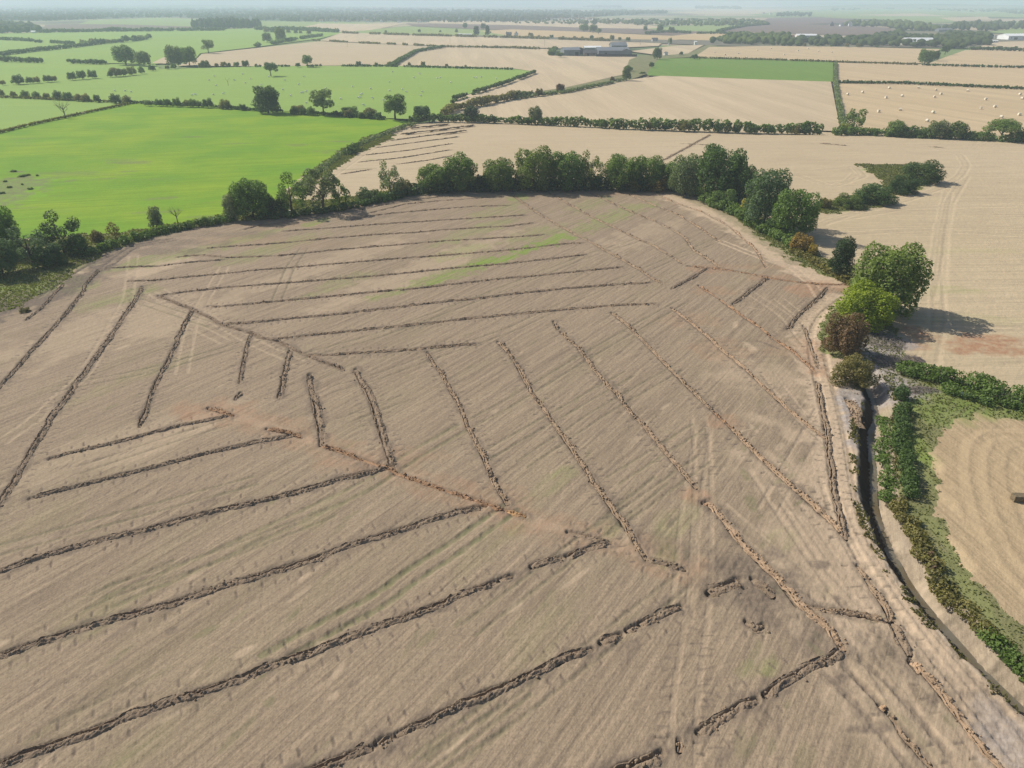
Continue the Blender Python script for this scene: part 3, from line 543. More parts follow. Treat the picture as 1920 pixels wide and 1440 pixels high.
# relief
Z = (fbm(X * 1.3, Y * 1.3, 3, 3) - 0.5) * 0.09 + (fbm(X * 0.25, Y * 0.25, 9, 2) - 0.5) * 0.10
cr = X * math.sin(-ROW) + Y * math.cos(-ROW); al = X * math.cos(-ROW) - Y * math.sin(-ROW)
drilled = pip(X, Y, GP(POLY['drained'])).astype(np.float32) * .9 + .1
Z += (fbm(cr * 2.1, al * 0.22, 21, 3) - 0.5) * 0.10 * drilled * (1 - .95 * LY['pale']) + (hash2(np.floor(X * 9), np.floor(Y * 9), 5) - .5) * 0.035
Z += LY['z'] + LY['dug'] * (fbm(X * 2.2, Y * 2.2, 12, 2) - 0.5) * 0.22
# the ditch
DQ, DT, _ = resample(GP(DITCH_PX, -1.0), 1.0)
sd = np.full((NR, NC), 99.0, np.float32)
DW = np.interp(DQ[:, 1], [45, 75, 100, 122, 136], [.92, .92, .88, .6, .35])
for q, t, dw in zip(DQ, DT, DW):
    wd = window(q[0] - 7, q[0] + 7, q[1] - 7, q[1] + 7)
    if wd is None: continue
    dx, dy = X[wd] - q[0], Y[wd] - q[1]
    dd = np.hypot(dx, dy); sg = np.where(t[0] * dy - t[1] * dx > 0, dd, -dd)     # travelling toward the camera the east bank is on the left
    sg = sg / dw; m = np.abs(sg) < np.abs(sd[wd]); sub = sd[wd]; sub[m] = sg[m]; sd[wd] = sub
prof = np.interp(sd + (fbm(X * .5, Y * .5, 31, 3) - .5) * .9, [-2.4, -2.05, -0.15, 0.95, 2.4, 3.5], [0, -0.15, -2.2, -2.2, -0.30, 0])
Z = np.where(np.abs(sd) < 3.9, Z * (0.4 + 0.6 * np.clip(np.abs(sd) / 3.9, 0, 1)) + prof, Z)
LY['wet_shade'] = np.clip((1.55 - np.abs(sd + .6 + (fbm(X, Y, 66, 2) - .5) * .7)) * 2.2, 0, 1)  # wet dark soil of bank and bed, with the ditch shadow painted in
fade = np.clip((D1 - D) / 25.0, 0, 1)[:, None]
Z = Z * fade - 0.19 * (1 - fade)

cx = 0.25 * (X[:-1, :-1] + X[1:, :-1] + X[:-1, 1:] + X[1:, 1:]); cyy = 0.25 * (Y[:-1, :-1] + Y[1:, :-1] + Y[:-1, 1:] + Y[1:, 1:])
jit = 1.0 + cyy * 0.006
jx = cx + (fbm(cx * .45, cyy * .45, 77, 3) - .5) * 2.2 * jit; jy = cyy + (fbm(cx * .45, cyy * .45, 78, 3) - .5) * 2.2 * jit
reg = np.zeros(cx.shape, np.int8)                                # 0 pale stubble
def put(name, idx): reg[pip(jx, jy, GP(POLY[name]))] = idx
put('pasture', 2); put('drained', 1); put('corner', 5); put('verge_top', 3); put('verge_track', 3); put('verge_ditch', 3); put('island', 3)
sdc = 0.25 * (sd[:-1, :-1] + sd[1:, :-1] + sd[:-1, 1:] + sd[1:, 1:])
reg[(reg == 3) & (sdc < -1) & (sdc > -14) & (cyy < 112)] = 1
reg[(sdc > -2.5) & (sdc < 3.05)] = 4
VID = np.arange(NR * NC).reshape(NR, NC)
QF = np.stack([VID[:-1, :-1], VID[:-1, 1:], VID[1:, 1:], VID[1:, :-1]], -1)
VV = np.stack([X, Y, Z], -1).reshape(-1, 3)
REG = [('stubble_field', 'stubble', 'pale cut stubble field beyond the hedge and to the right of the ditch'),
       ('drained_field', 'drained', 'brown worked field crossed by long ridges of turned soil'),
       ('pasture', 'pasture', 'bright green pasture behind the left hedge'),
       ('verge', 'verge', 'rough grass verge under the hedges and beside the ditch'),
       ('ditch', 'bank', 'freshly cut ditch with bare banks beside the headland track'),
       ('corner_field', 'corner', 'golden stubble field with curved swaths at the right edge')]
for k, (nm, mt, lab) in enumerate(REG):
    F = QF[reg == k]
    if not len(F): continue
    used = np.unique(F); remap = np.zeros(NR * NC, np.int32); remap[used] = np.arange(len(used))
    me = np_mesh(nm, VV[used], remap[F], [M[mt]], True)
    for a in ('pale', 'rust', 'grown', 'rank', 'dug', 'wet_shade', 'bare'):
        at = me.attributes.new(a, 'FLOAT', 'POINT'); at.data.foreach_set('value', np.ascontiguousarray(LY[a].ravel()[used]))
    tag(link(nm, me), lab, 'field' if 'field' in nm or nm == 'pasture' else nm, kind='structure')
def ground_z(x, y):
    """height of the near sheet at a point"""
    if y < D0 or y > D1 - 1: return -0.2
    j = min(np.searchsorted(D, y), NR - 1); i = int(np.clip((x / HW[j] + 1) / 2 * (NC - 1) + .5, 0, NC - 1))
    return float(Z[j, i])

# water lying along the ditch bed, toward the sunlit side
wv, wf = [], []
for i, (q, t, dw) in enumerate(zip(DQ, DT, DW)):
    n = np.array((-t[1], t[0])) * dw
    a, b2 = q + n * (-.2 - .1 * math.sin(i * .7)), q + n * (.92 + .1 * math.sin(i * .45))
    wv += [(a[0], a[1], -2.02), (b2[0], b2[1], -2.02)]
    if i: wf.append((2 * i - 2, 2 * i - 1, 2 * i + 1, 2 * i))
tag(link('water', np_mesh('water', wv, wf, [M['water']])), 'still shallow water along the ditch bed', 'water', kind='structure')

# ------------------------------------------------------------------ turned soil ridges
ICO = bmesh.new(); bmesh.ops.create_icosphere(ICO, subdivisions=1, radius=1.0)
IV = np.array([v.co[:] for v in ICO.verts]); IF = np.array([[v.index for v in f.verts] for f in ICO.faces]); ICO.free()
rng = np.random.default_rng(5)
def soil_ridge(pts, wid, tone, cont, lab, idx):
    P = GP(pts); md = sum(p.length for p in P) / len(P)
    step = 0.11 if md < 110 else (0.2 if md < 170 else 0.38)
    Q, T, t = resample(P, step); N = np.stack([-T[:, 1], T[:, 0]], 1)
    s = np.sign(N @ np.array([-SUN_AZ.x, -SUN_AZ.y]).T); s = 1.0 if s.mean() >= 0 else -1.0
    N = N * s                                                    # N now points toward the sun: the open slot lies on that side
    nt_ = 17; off = np.linspace(-1, 1, nt_)
    n = len(Q); seed = idx * 13 + 5
    aa = t[:, None] + np.zeros((1, nt_)); oo = off[None, :] + np.zeros((n, 1))
    wob = (vnoise(t * 0.35, t * 0 + idx, seed) - .5) * 0.5 * wid * .6 + (vnoise(t * 1.3, t * 0 + idx, seed + 1) - .5) * .22
    half = wid * (0.22 if tone[0] > 1.2 else (0.31 if md < 130 else 0.28)) * (0.85 + 0.4 * vnoise(t * .8, t * 0 + 3.3 * idx, seed + 2))
    cont = cont if md < 165 or cont < .7 else cont * .86
    cov = np.clip((cont - vnoise(t * 0.42, t * 0 + 7.7, seed + 3)) * 4 + 1.0, 0, 1) if cont < .99 else np.ones(n)
    endf = np.clip(np.minimum(t, t[-1] - t) / 0.8 + .15, 0, 1); cov = cov * endf
    lump = fbm(aa * 1.8, oo * wid * 1.6 + idx * 9.1, seed + 4, 3)
    berm = np.exp(-((oo + 0.15) / 0.5) ** 2) * (0.02 + 0.36 * lump * np.clip(vnoise(aa * .9, oo * 0 + 2.2, seed + 11) * 1.5, .25, 1))
    lip = np.exp(-((oo - 0.78) / 0.16) ** 2) * (0.03 + 0.20 * vnoise(aa * 2.3, oo * 0 + 4, seed + 6))
    slot = np.exp(-((oo - 0.48) / 0.22) ** 2) * (0.34 + 0.45 * np.clip(vnoise(aa * .5, oo * 0 + 9, seed + 5) * 1.6 - .15, 0, 1))
    crumb = tone[0] > 1.2
    if crumb: slot = slot * .35; berm = berm * .6; cov = cov * np.clip(vnoise(t * 1.1, t * 0 + 5.5, seed + 21) * 2.2, .25, 1)
    h = berm + lip - slot + (fbm(aa * 3.6, oo * wid * 2.4, seed + 8, 3) - .5) * .34
    edge = np.clip((1 - np.abs(oo)) / .2, 0, 1)
    h = (h + 0.03) * edge * cov[:, None] * min(1.0, wid / 1.5) - 0.13 * (1 - edge) - 0.22 * (1 - cov[:, None])
    px = Q[:, 0:1] + N[:, 0:1] * (oo * half[:, None] + wob[:, None]); py = Q[:, 1:2] + N[:, 1:2] * (oo * half[:, None] + wob[:, None])
    V = [np.stack([px, py, h], -1).reshape(-1, 3)]
    I = np.arange(n * nt_).reshape(n, nt_)
    F1 = np.stack([I[:-1, :-1], I[1:, :-1], I[1:, 1:], I[:-1, 1:]], -1).reshape(-1, 4)
    if s > 0: pass
    else: F1 = F1[:, ::-1]
    Fs = [np.concatenate([F1[:, [0, 1, 2]], F1[:, [0, 2, 3]]])]
    base = n * nt_
    per = (9.0 if md < 110 else 6.0 if md < 170 else 3.2) * wid / 1.7 * (.8 if crumb else .45)
    nc = int(t[-1] * per) + 3
    for k in range(nc):
        i = int(rng.integers(0, n))
        if cov[i] < .3 and rng.random() > .25: continue
        o = rng.normal(-0.12, 0.40 if rng.random() < .75 else 1.0)
        if abs(o) > 1.5: continue
        r = (0.04 + 0.13 * rng.random() ** 2.2) * (1.0 if md < 170 else 1.25)
        c = Q[i] + N[i] * (o * half[i] + wob[i]) + rng.normal(0, .05, 2)
        hh = h[i, int(np.clip((o + 1) / 2 * (nt_ - 1), 0, nt_ - 1))] if abs(o) < 1 else -0.02
        v = IV * (r * rng.uniform(.65, 1.35, 3)) * rng.uniform(.75, 1.25, (12, 1))
        a = rng.uniform(0, 6.28); ca, sa = math.cos(a), math.sin(a)
        v = np.stack([v[:, 0] * ca - v[:, 1] * sa, v[:, 0] * sa + v[:, 1] * ca, v[:, 2]], 1) + (c[0], c[1], max(hh, -.05) + r * .3)
        V.append(v); Fs.append(IF + base); base += 12
    o = link('soil_ridge', np_mesh('soil_ridge', np.concatenate(V), np.concatenate(Fs), [M['soil']]))
    o.color = tone
    tag(o, lab, 'soil ridge', 'turned soil ridges across the fields')
for i, d in enumerate(DRAINS): soil_ridge(*d, i)

# ------------------------------------------------------------------ the land beyond: field after field, each a sheet just above the one below
bm = bmesh.new(); RL = 30000.0
rings = [(0, 0)] + [(r, k) for r in (700, 2500, 7000, 14000, RL) for k in range(48)]
vs = [bm.verts.new((0, 0, -2.6))]
for r in (700, 2500, 7000, 14000, RL):
    vs += [bm.verts.new((r * math.cos(k * math.pi / 24), r * math.sin(k * math.pi / 24), -2.6)) for k in range(48)]
for k in range(48):
    bm.faces.new((vs[0], vs[1 + k], vs[1 + (k + 1) % 48]))
    for r in range(4):
        a, b2 = 1 + r * 48, 1 + (r + 1) * 48
        bm.faces.new((vs[a + k], vs[b2 + k], vs[b2 + (k + 1) % 48], vs[a + (k + 1) % 48]))
me = bpy.data.meshes.new('ground'); bm.to_mesh(me); bm.free(); me.materials.append(M['land'])
tag(link('ground', me), 'open farmland reaching to the hazy horizon', 'ground', kind='structure')
LEVEL = [-2.3]
def field(name, mat, px, label):
    P = GP(px, LEVEL[0]); LEVEL[0] += 0.035
    tris = tessellate_polygon([P]); V = [p[:] for p in P]
    F = [t if (P[t[1]] - P[t[0]]).cross(P[t[2]] - P[t[0]]).z > 0 else t[::-1] for t in tris]
    tag(link(name, np_mesh(name, V, F, [M[mat]])), label, 'field', kind='structure')
FIELDS = [
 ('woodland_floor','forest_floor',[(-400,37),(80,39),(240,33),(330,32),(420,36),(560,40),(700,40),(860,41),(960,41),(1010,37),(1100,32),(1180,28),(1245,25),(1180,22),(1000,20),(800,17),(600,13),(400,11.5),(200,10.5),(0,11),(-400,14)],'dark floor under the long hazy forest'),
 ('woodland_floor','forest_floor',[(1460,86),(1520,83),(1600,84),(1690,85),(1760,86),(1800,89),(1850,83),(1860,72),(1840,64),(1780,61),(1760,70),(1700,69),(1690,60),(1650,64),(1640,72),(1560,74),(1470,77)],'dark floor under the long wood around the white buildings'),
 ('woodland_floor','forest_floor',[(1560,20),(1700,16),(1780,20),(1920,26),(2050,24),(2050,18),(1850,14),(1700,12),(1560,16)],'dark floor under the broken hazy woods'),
 ('stubble_field','far_stubble',[(-200,26),(-200,20),(30,21),(60,25)],'tiny pale field in the far left forest'),
 ('stubble_field','far_stubble',[(560,11),(720,8),(960,9),(900,13),(720,14)],'pale hazy field on the far skyline'),
 ('stubble_field','far_stubble',[(1190,13),(1330,11),(1480,12),(1460,16),(1290,20),(1190,18)],'pale field by the square plantation on the horizon'),
 ('stubble_field','far_stubble',[(1250,24),(1380,16),(1560,14),(1500,24),(1350,28)],'broad pale field under the horizon'),
 ('grass_field','grass_far',[(1400,28),(1480,20),(1700,12),(1900,14),(2100,20),(2100,36),(1760,30),(1560,32)],'hazy green slope under the horizon'),
 ('stubble_field','far_stubble',[(1560,10),(1640,5.9),(1720,6),(1770,10),(1680,14)],'pale hilltop field at the skyline'),
 ('stubble_field','far_stubble',[(1600,28),(1720,25),(1780,30),(1700,31)],'thin pale field strip in the hazy distance'),
 ('grass_field','grass_far',[(140,47),(170,38),(300,33),(380,36),(420,44),(360,50),(240,48)],'pale green rise below the forest'),
 ('ploughed_field','plough',[(80,60),(85,46),(160,45),(240,46),(370,50),(300,57),(120,60)],'purple brown ploughed strip below the pale green rise'),
 ('grass_field','grass_far',[(480,56),(490,40),(600,41),(700,44),(690,60),(600,62)],'dull green field left of the mid plantation'),
 ('stubble_field','far_stubble',[(570,50),(600,44),(700,45),(760,44),(700,56),(640,60)],'pale strip between the far hedges'),
 ('stubble_field','far_stubble',[(800,42),(815,38),(960,40),(1110,43),(1215,47),(1250,52),(1210,55),(1000,51),(820,46)],'long pale strip below the village'),
 ('ploughed_field','plough',[(760,44),(820,44),(960,47),(1100,52),(1210,54),(1250,58),(1400,60),(1390,64),(1260,66),(1080,59),(900,55),(780,49)],'long purple brown ploughed strip below the village'),
 ('grass_field','grass_far',[(1212,54),(1290,47),(1385,47),(1345,59),(1252,58)],'small green field beside the round wood'),
 ('ploughed_field','plough',[(1340,59),(1390,50),(1440,45),(1560,46),(1665,52),(1690,62),(1640,67),(1440,62),(1400,62)],'dark ploughed field in front of the white gabled houses'),
 ('ploughed_field','plough',[(1420,44),(1440,34),(1540,32),(1600,37),(1580,43),(1500,46)],'hazy ploughed field above the white gabled houses'),
 ('grass_field','grass_far',[(1540,33),(1640,30),(1780,30),(1840,37),(1750,43),(1640,36)],'pale green field behind the long wood'),
 ('stubble_field','far_stubble',[(1760,33),(1850,31),(1860,37),(1790,40)],'small pale field notch behind the long wood'),
 ('grass_field','grass_far',[(1850,60),(1900,53),(2200,50),(2200,64),(1900,64)],'green strip behind the car park'),
 ('grass_field','grass_far',[(660,64),(700,55),(760,49),(860,54),(960,58),(960,68),(760,65)],'green field with lone bushes above the pale stubble'),
 ('stubble_field','gold',[(900,58),(960,55),(1080,59),(1250,67),(1330,70),(1250,76),(1100,73),(960,68)],'golden strip above the farm road'),
 ('stubble_field','gold',[(1230,73),(1250,68),(1310,62),(1420,61),(1360,66),(1340,76)],'golden field wedge right of the farm road'),
 ('roadside','roadside',[(640,62),(960,67),(1150,73),(1340,76),(1450,79),(1900,84),(1900,90),(1440,87),(1330,85),(1240,81),(1150,77),(960,71),(700,64)],'hedged road verge running across the middle distance'),
 ('grass_field','grass',[(-900,80),(-300,66),(0,62),(310,57),(480,53),(570,55),(645,61),(600,72),(480,88),(375,100),(365,112),(290,120),(0,114),(-900,140)],'wide cool green pasture at far left with hedge lines'),
 ('stubble_field','stubble',[(285,118),(305,108),(322,106),(322,120)],'tiny stubble gap between the left tree clumps'),
 ('grass_field','grass',[(-900,140),(0,112),(210,120),(292,121),(300,129),(0,161),(-900,230)],'green pasture between the two left tree lines'),
 ('stubble_field','far_stubble',[(600,76),(640,61),(760,65),(960,71),(1130,77),(1240,81),(1235,86),(1100,92),(960,88),(760,84)],'long pale stubble field along the farm road'),
 ('stubble_field','stubble',[(366,113),(378,101),(480,90),(600,77),(700,82),(830,87),(775,97),(737,122),(480,124),(330,123)],'pale stubble field with the lone spreading tree'),
 ('grass_field','grass',[(1080,99),(1080,92),(1140,92),(1150,100)],'small green paddock among the farm buildings'),
 ('stubble_field','far_stubble',[(737,123),(778,97),(832,87),(960,90),(1040,92),(1035,104),(1205,108),(1192,122),(1167,140),(1060,164),(930,183),(850,197),(858,182),(940,158),(1002,134),(960,128)],'pale stubble field in front of the farm'),
 ('stubble_field','far_stubble',[(1180,96),(1262,86),(1320,84),(1290,100),(1240,104)],'small stubble wedge right of the farm'),
 ('verge_strip','verge',[(1180,112),(1200,104),(1240,104),(1290,100),(1325,84),(1345,86),(1312,106),(1240,110),(1220,136),(1180,150),(1060,176),(1000,184),(880,205),(840,222),(818,216),(850,197),(930,184),(1060,164),(1170,140)],'rough strip with bushes between the stubble fields'),
 ('stubble_field','bale_stubble',[(1300,108),(1330,88),(1440,86),(1600,88),(1762,92),(1738,119),(1562,114),(1312,109)],'stubble field with swath stripes below the long wood'),
 ('stubble_field','bale_stubble',[(1738,120),(1775,106),(1810,94),(1920,91),(2300,92),(2300,130),(1920,125)],'stubble field right of the leaning field oaks'),
 ('stubble_field','far_stubble',[(1825,91),(1865,78),(1920,76),(2300,76),(2300,91)],'pale field corner below the car park'),
 ('stubble_field','bale_stubble',[(1565,117),(1720,120),(1920,126),(2300,134),(2300,172),(1920,164),(1700,155),(1565,153)],'striped stubble field above the dark clipped hedge'),
 ('grass_field','pasture_far',[(1212,141),(1222,124),(1236,110),(1312,108),(1562,115),(1562,153),(1400,149),(1240,143)],'bright green rectangle of grass among the stubble'),
 ('grass_field','grass',[(-900,240),(0,161),(290,130),(480,124),(720,123),(960,129),(1003,134),(940,158),(860,182),(822,214),(780,224),(720,221),(600,212),(480,205),(240,191),(0,181),(-900,260)],'cool green sheep pasture'),
 ('grass_field','grass',[(-900,250),(0,181),(240,191),(121,219),(0,247),(-900,460)],'pale green paddock at far left'),
 ('stubble_field','far_stubble',[(828,218),(850,203),(900,192),(1060,172),(1190,148),(1240,142),(1400,148),(1558,153),(1576,246),(1400,240),(1100,233),(900,226)],'broad pale stubble field in the middle of the view'),
 ('stubble_field','bale_stubble',[(1563,156),(1700,157),(1920,167),(2400,178),(2400,310),(1920,265),(1750,258),(1600,250),(1580,235)],'striped stubble field dotted with round bales'),
 ('stubble_field','stubble',[(520,420),(640,285),(745,236),(830,225),(1100,233),(1400,241),(1600,250),(1920,264),(2500,300),(2500,460),(1920,460)],'far part of the pale stubble field'),
 ('pasture','pasture',[(-900,460),(0,247),(121,219),(240,192),(480,205),(720,222),(775,228),(742,237),(690,257),(640,283),(590,318),(300,420),(-500,520)],'far part of the bright green pasture'),
]
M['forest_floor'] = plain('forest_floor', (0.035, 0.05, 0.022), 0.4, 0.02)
M['pasture_far'] = ground_mat('green_ley', (0.135, 0.225, 0.040), (0.165, 0.25, 0.045), R(95), 0.6, 0.2, 0.0, 0.15, None, (0.01, 0.4))
for f in FIELDS: field(*f)
# low hills on the skyline
def hills(name, x0, x1, d, hts, label):
    n = len(hts); V, F = [], []
    for i, h in enumerate(hts):
        x = x0 + (x1 - x0) * i / (n - 1)
        V += [(x, d - 900, -3), (x, d - 250, h * .7), (x, d, h), (x, d + 900, -3)]
        if i:
            for k in range(3): F.append((4 * i - 4 + k, 4 * i + k, 4 * i + k + 1, 4 * i - 3 + k))
    tag(link(name, np_mesh(name, V, F, [M['land']], True)), label, 'hills', kind='structure')
hills('hills', -9000, -600, 10500, [6, 14, 22, 26, 20, 24, 30, 24, 14, 8, 4], 'low blue hills on the left skyline')
hills('hills', 2500, 8800, 9500, [4, 12, 26, 40, 44, 34, 24, 28, 22, 16, 8], 'low blue hills on the right skyline')

# ------------------------------------------------------------------ plants
def leaf_cloud(lobes, leaf, dens=1.0, seed=0, gap=0.35, zmin=None):
    g = np.random.default_rng(seed); C, NN = [], []
    L = np.array(lobes, float)
    for (x, y, z, rx, ry, rz) in lobes:
        r = (rx + ry + rz) / 3; n = int(4 * math.pi * r * r / (leaf * leaf) * 0.75 * dens) + 6
        d = g.normal(size=(n, 3)); d /= np.linalg.norm(d, axis=1)[:, None]
        q = vnoise(d[:, 0] * 2.6 + x / leaf * .1, d[:, 1] * 2.6 + d[:, 2] * 1.9 + z / leaf * .13, seed + 3)
        keep = q > gap * g.uniform(.5, 1.3, n); d = d[keep]; q = q[keep]
        rr = 0.80 + 0.26 * q + g.normal(0, .07, len(d)) - .35 * g.random(len(d)) ** 3
        C.append(np.array((x, y, z)) + d * np.array((rx, ry, rz)) * rr[:, None]); NN.append(d)
    C = np.concatenate(C); NN = np.concatenate(NN)
    keep = np.ones(len(C), bool)
    for (x, y, z, rx, ry, rz) in lobes:
        keep &= (((C - (x, y, z)) / (rx, ry, rz)) ** 2).sum(1) > 0.22
    if zmin is not None: keep &= C[:, 2] > zmin
    C, NN = C[keep], NN[keep]; n = len(C)
    N = NN * 0.75 + g.normal(0, .55, (n, 3)) + (0, 0, .25); N /= np.linalg.norm(N, axis=1)[:, None]
    A = np.cross(N, g.normal(size=(n, 3))); A /= np.linalg.norm(A, axis=1)[:, None] + 1e-9; B = np.cross(N, A)
    sz = leaf * g.uniform(.45, 1.05, (n, 1)); sb = sz * g.uniform(.5, .9, (n, 1)); bend = N * sz * .25
    V = np.stack([C - A * sz - bend, C - B * sb + bend * .5, C + A * sz - bend, C + B * sb + bend * .5], 1).reshape(-1, 3)
    return V, np.arange(n * 4).reshape(n, 4)
def tube(path, rad, sides=6):
    V, F = [], []
    for i, p in enumerate(path):
        t = (Vector(path[min(i + 1, len(path) - 1)]) - Vector(path[max(i - 1, 0)])).normalized()
        a = t.orthogonal().normalized(); b2 = t.cross(a)
        for k in range(sides):
            an = 6.2832 * k / sides; V.append((Vector(p) + (a * math.cos(an) + b2 * math.sin(an)) * rad[i])[:])
        if i:
            for k in range(sides):
                F.append(((i - 1) * sides + k, (i - 1) * sides + (k + 1) % sides, i * sides + (k + 1) % sides, i * sides + k))
    return V, F
def join(parts):
    V, F, b2 = [], [], 0
    for v, f in parts:
        V.append(np.array(v)); F.append(np.array(f) + b2); b2 += len(v)
    return np.concatenate(V), np.concatenate(F)
def limbs(seed, z0, top, n, spread, r0):
    g = random.Random(seed); parts = []
    lean = g.uniform(-.04, .04)
    tr = [(0, 0, -0.05), (lean * .3, 0, z0 * .5), (lean, .01, z0), (lean * 1.6, 0, z0 + (top - z0) * .45), (lean * 1.4, .01, top * .92)]
    parts.append(tube(tr, [r0 * 1.35, r0, r0 * .85, r0 * .5, r0 * .12], 7))
    for i in range(n):
        a = 6.2832 * i / n + g.uniform(-.4, .4); zb = z0 * g.uniform(.6, 1.1) + (top - z0) * g.uniform(0, .4)
        e = spread * g.uniform(.6, 1.0); ze = zb + (top - zb) * g.uniform(.35, .85)
        p = [(lean, 0, zb), (math.cos(a) * e * .4 + lean, math.sin(a) * e * .4, zb + (ze - zb) * .5), (math.cos(a) * e * .8, math.sin(a) * e * .8, zb + (ze - zb) * .85), (math.cos(a) * e, math.sin(a) * e, ze)]
        parts.append(tube(p, [r0 * .5, r0 * .34, r0 * .2, r0 * .06], 5))
        for k in range(2):
            q = Vector(p[2]); d = Vector((math.cos(a + g.uniform(-1, 1)), math.sin(a + g.uniform(-1, 1)), g.uniform(.3, 1.2))).normalized() * spread * .4
            parts.append(tube([q[:], (q + d * .55)[:], (q + d)[:]], [r0 * .16, r0 * .09, r0 * .03], 4))
    return join(parts)
def crown_lobes(seed, kind):
    """lobes of a unit tree: 1 high, 1 wide"""
    g = random.Random(seed); L = []
    if kind == 'round':
        L.append((0, 0, .55, .36, .36, .40))
        for i in range(20):
            a = 2.4 * i + g.uniform(-.4, .4); zz = .16 + .70 * ((i + .5) / 20); rr = .34 * math.sqrt(max(.1, 1 - ((zz - .5) / .55) ** 2)) * g.uniform(.85, 1.12)
            r = g.uniform(.13, .20); L.append((math.cos(a) * rr, math.sin(a) * rr, zz, r, r, r * 1.0))
    elif kind == 'oak':
        for i in range(19):
            a = 2.4 * i + g.uniform(-.5, .5); zz = .34 + .52 * g.random(); rr = .36 * math.sqrt(max(.08, 1 - ((zz - .5) / .5) ** 2)) * g.uniform(.55, 1.1)
            r = g.uniform(.12, .19); L.append((math.cos(a) * rr, math.sin(a) * rr, zz, r, r, r * .9))
    elif kind == 'airy':
        for i in range(17):
            a = 2.4 * i + g.uniform(-.6, .6); zz = .22 + .68 * g.random(); rr = .38 * math.sqrt(max(.1, 1 - ((zz - .55) / .55) ** 2)) * g.uniform(.5, 1.15)
            r = g.uniform(.08, .15); L.append((math.cos(a) * rr, math.sin(a) * rr, zz, r, r, r * 1.1))
    elif kind == 'tall':
        for i in range(20):
            a = 2.4 * i; zz = .14 + .76 * (i + .5) / 20; rr = .27 * (1.15 - zz * .75) * g.uniform(.7, 1.15)
            r = g.uniform(.13, .2); L.append((math.cos(a) * rr, math.sin(a) * rr, zz, r * 1.1, r * 1.1, r * .7))
    elif kind == 'bush':
        L.append((0, 0, .4, .33, .33, .38))
        for i in range(15):
            a = 2.4 * i + g.uniform(-.5, .5); zz = .1 + .66 * ((i + .5) / 15) * g.uniform(.8, 1.1); rr = .37 * math.sqrt(max(.1, 1 - (zz / .95) ** 2)) * g.uniform(.8, 1.1)
            r = g.uniform(.11, .19); L.append((math.cos(a) * rr, math.sin(a) * rr, zz, r, r, r * 1.1))
    return L
PROTO = {}
def proto(kind, var, fine):
    key = (kind, var, fine)
    if key not in PROTO:
        sd_ = hash(kind) % 97 if False else sum(map(ord, kind)) + var * 31
        leaf = {2: 0.026, 1: 0.042, 0: 0.085}[fine]
        gap = {'airy': .36, 'oak': .22, 'round': .16, 'tall': .2, 'bush': .16}[kind]
        V, F = leaf_cloud(crown_lobes(sd_, kind), leaf, 1.15 if fine else 1.3, sd_, gap, 0.02)
        c = np_mesh('crown', V, F, [M['leaf']])
        z0 = {'oak': .3, 'airy': .3, 'round': .18, 'tall': .15, 'bush': .12}[kind]
        tv, tf = limbs(sd_, z0, .9 if kind != 'bush' else .7, 6 if fine else 4, .36, .028 if kind != 'bush' else .02)
        PROTO[key] = (c, np_mesh('trunk', tv, tf, [M['bark']], True))
    return PROTO[key]
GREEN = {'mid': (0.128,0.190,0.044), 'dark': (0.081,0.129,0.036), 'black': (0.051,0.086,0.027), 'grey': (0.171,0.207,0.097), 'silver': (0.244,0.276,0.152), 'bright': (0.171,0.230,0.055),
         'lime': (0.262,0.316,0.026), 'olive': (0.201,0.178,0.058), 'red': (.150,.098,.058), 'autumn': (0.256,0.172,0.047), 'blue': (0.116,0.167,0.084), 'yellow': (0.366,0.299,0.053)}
def put_tree(name, kind, px, py, hp, wp, colour, label, group=None, cat='tree', fine=None, sink=0.0):
    p = G(px, py); q = PPM(p); dep = math.atan2(CAM_H, p.y)
    h, wd = hp / (q * math.cos(dep * .9)), wp / q
    near = max(hp, wp)
    if fine is None: fine = 2 if near > 55 else (1 if near > 17 else 0)
    var = random.randrange(3 if fine else 4)
    c, t = proto(kind, var, fine)
    # crowns spread beyond the foot: set the foot back so that the near side of the crown hides it
    e = empty(name, (p.x, p.y, ground_z(p.x, p.y) - 0.05 - sink), random.uniform(0, 6.28), (wd, wd, h * random.uniform(.97, 1.03)))
    tag(e, label, cat, group)
    o = link('crown', c, e); k = random.uniform(.85, 1.15); o.color = tuple(x * k * random.uniform(.93, 1.07) for x in GREEN[colour]) + (1,)
    link('trunk', t, e); return e
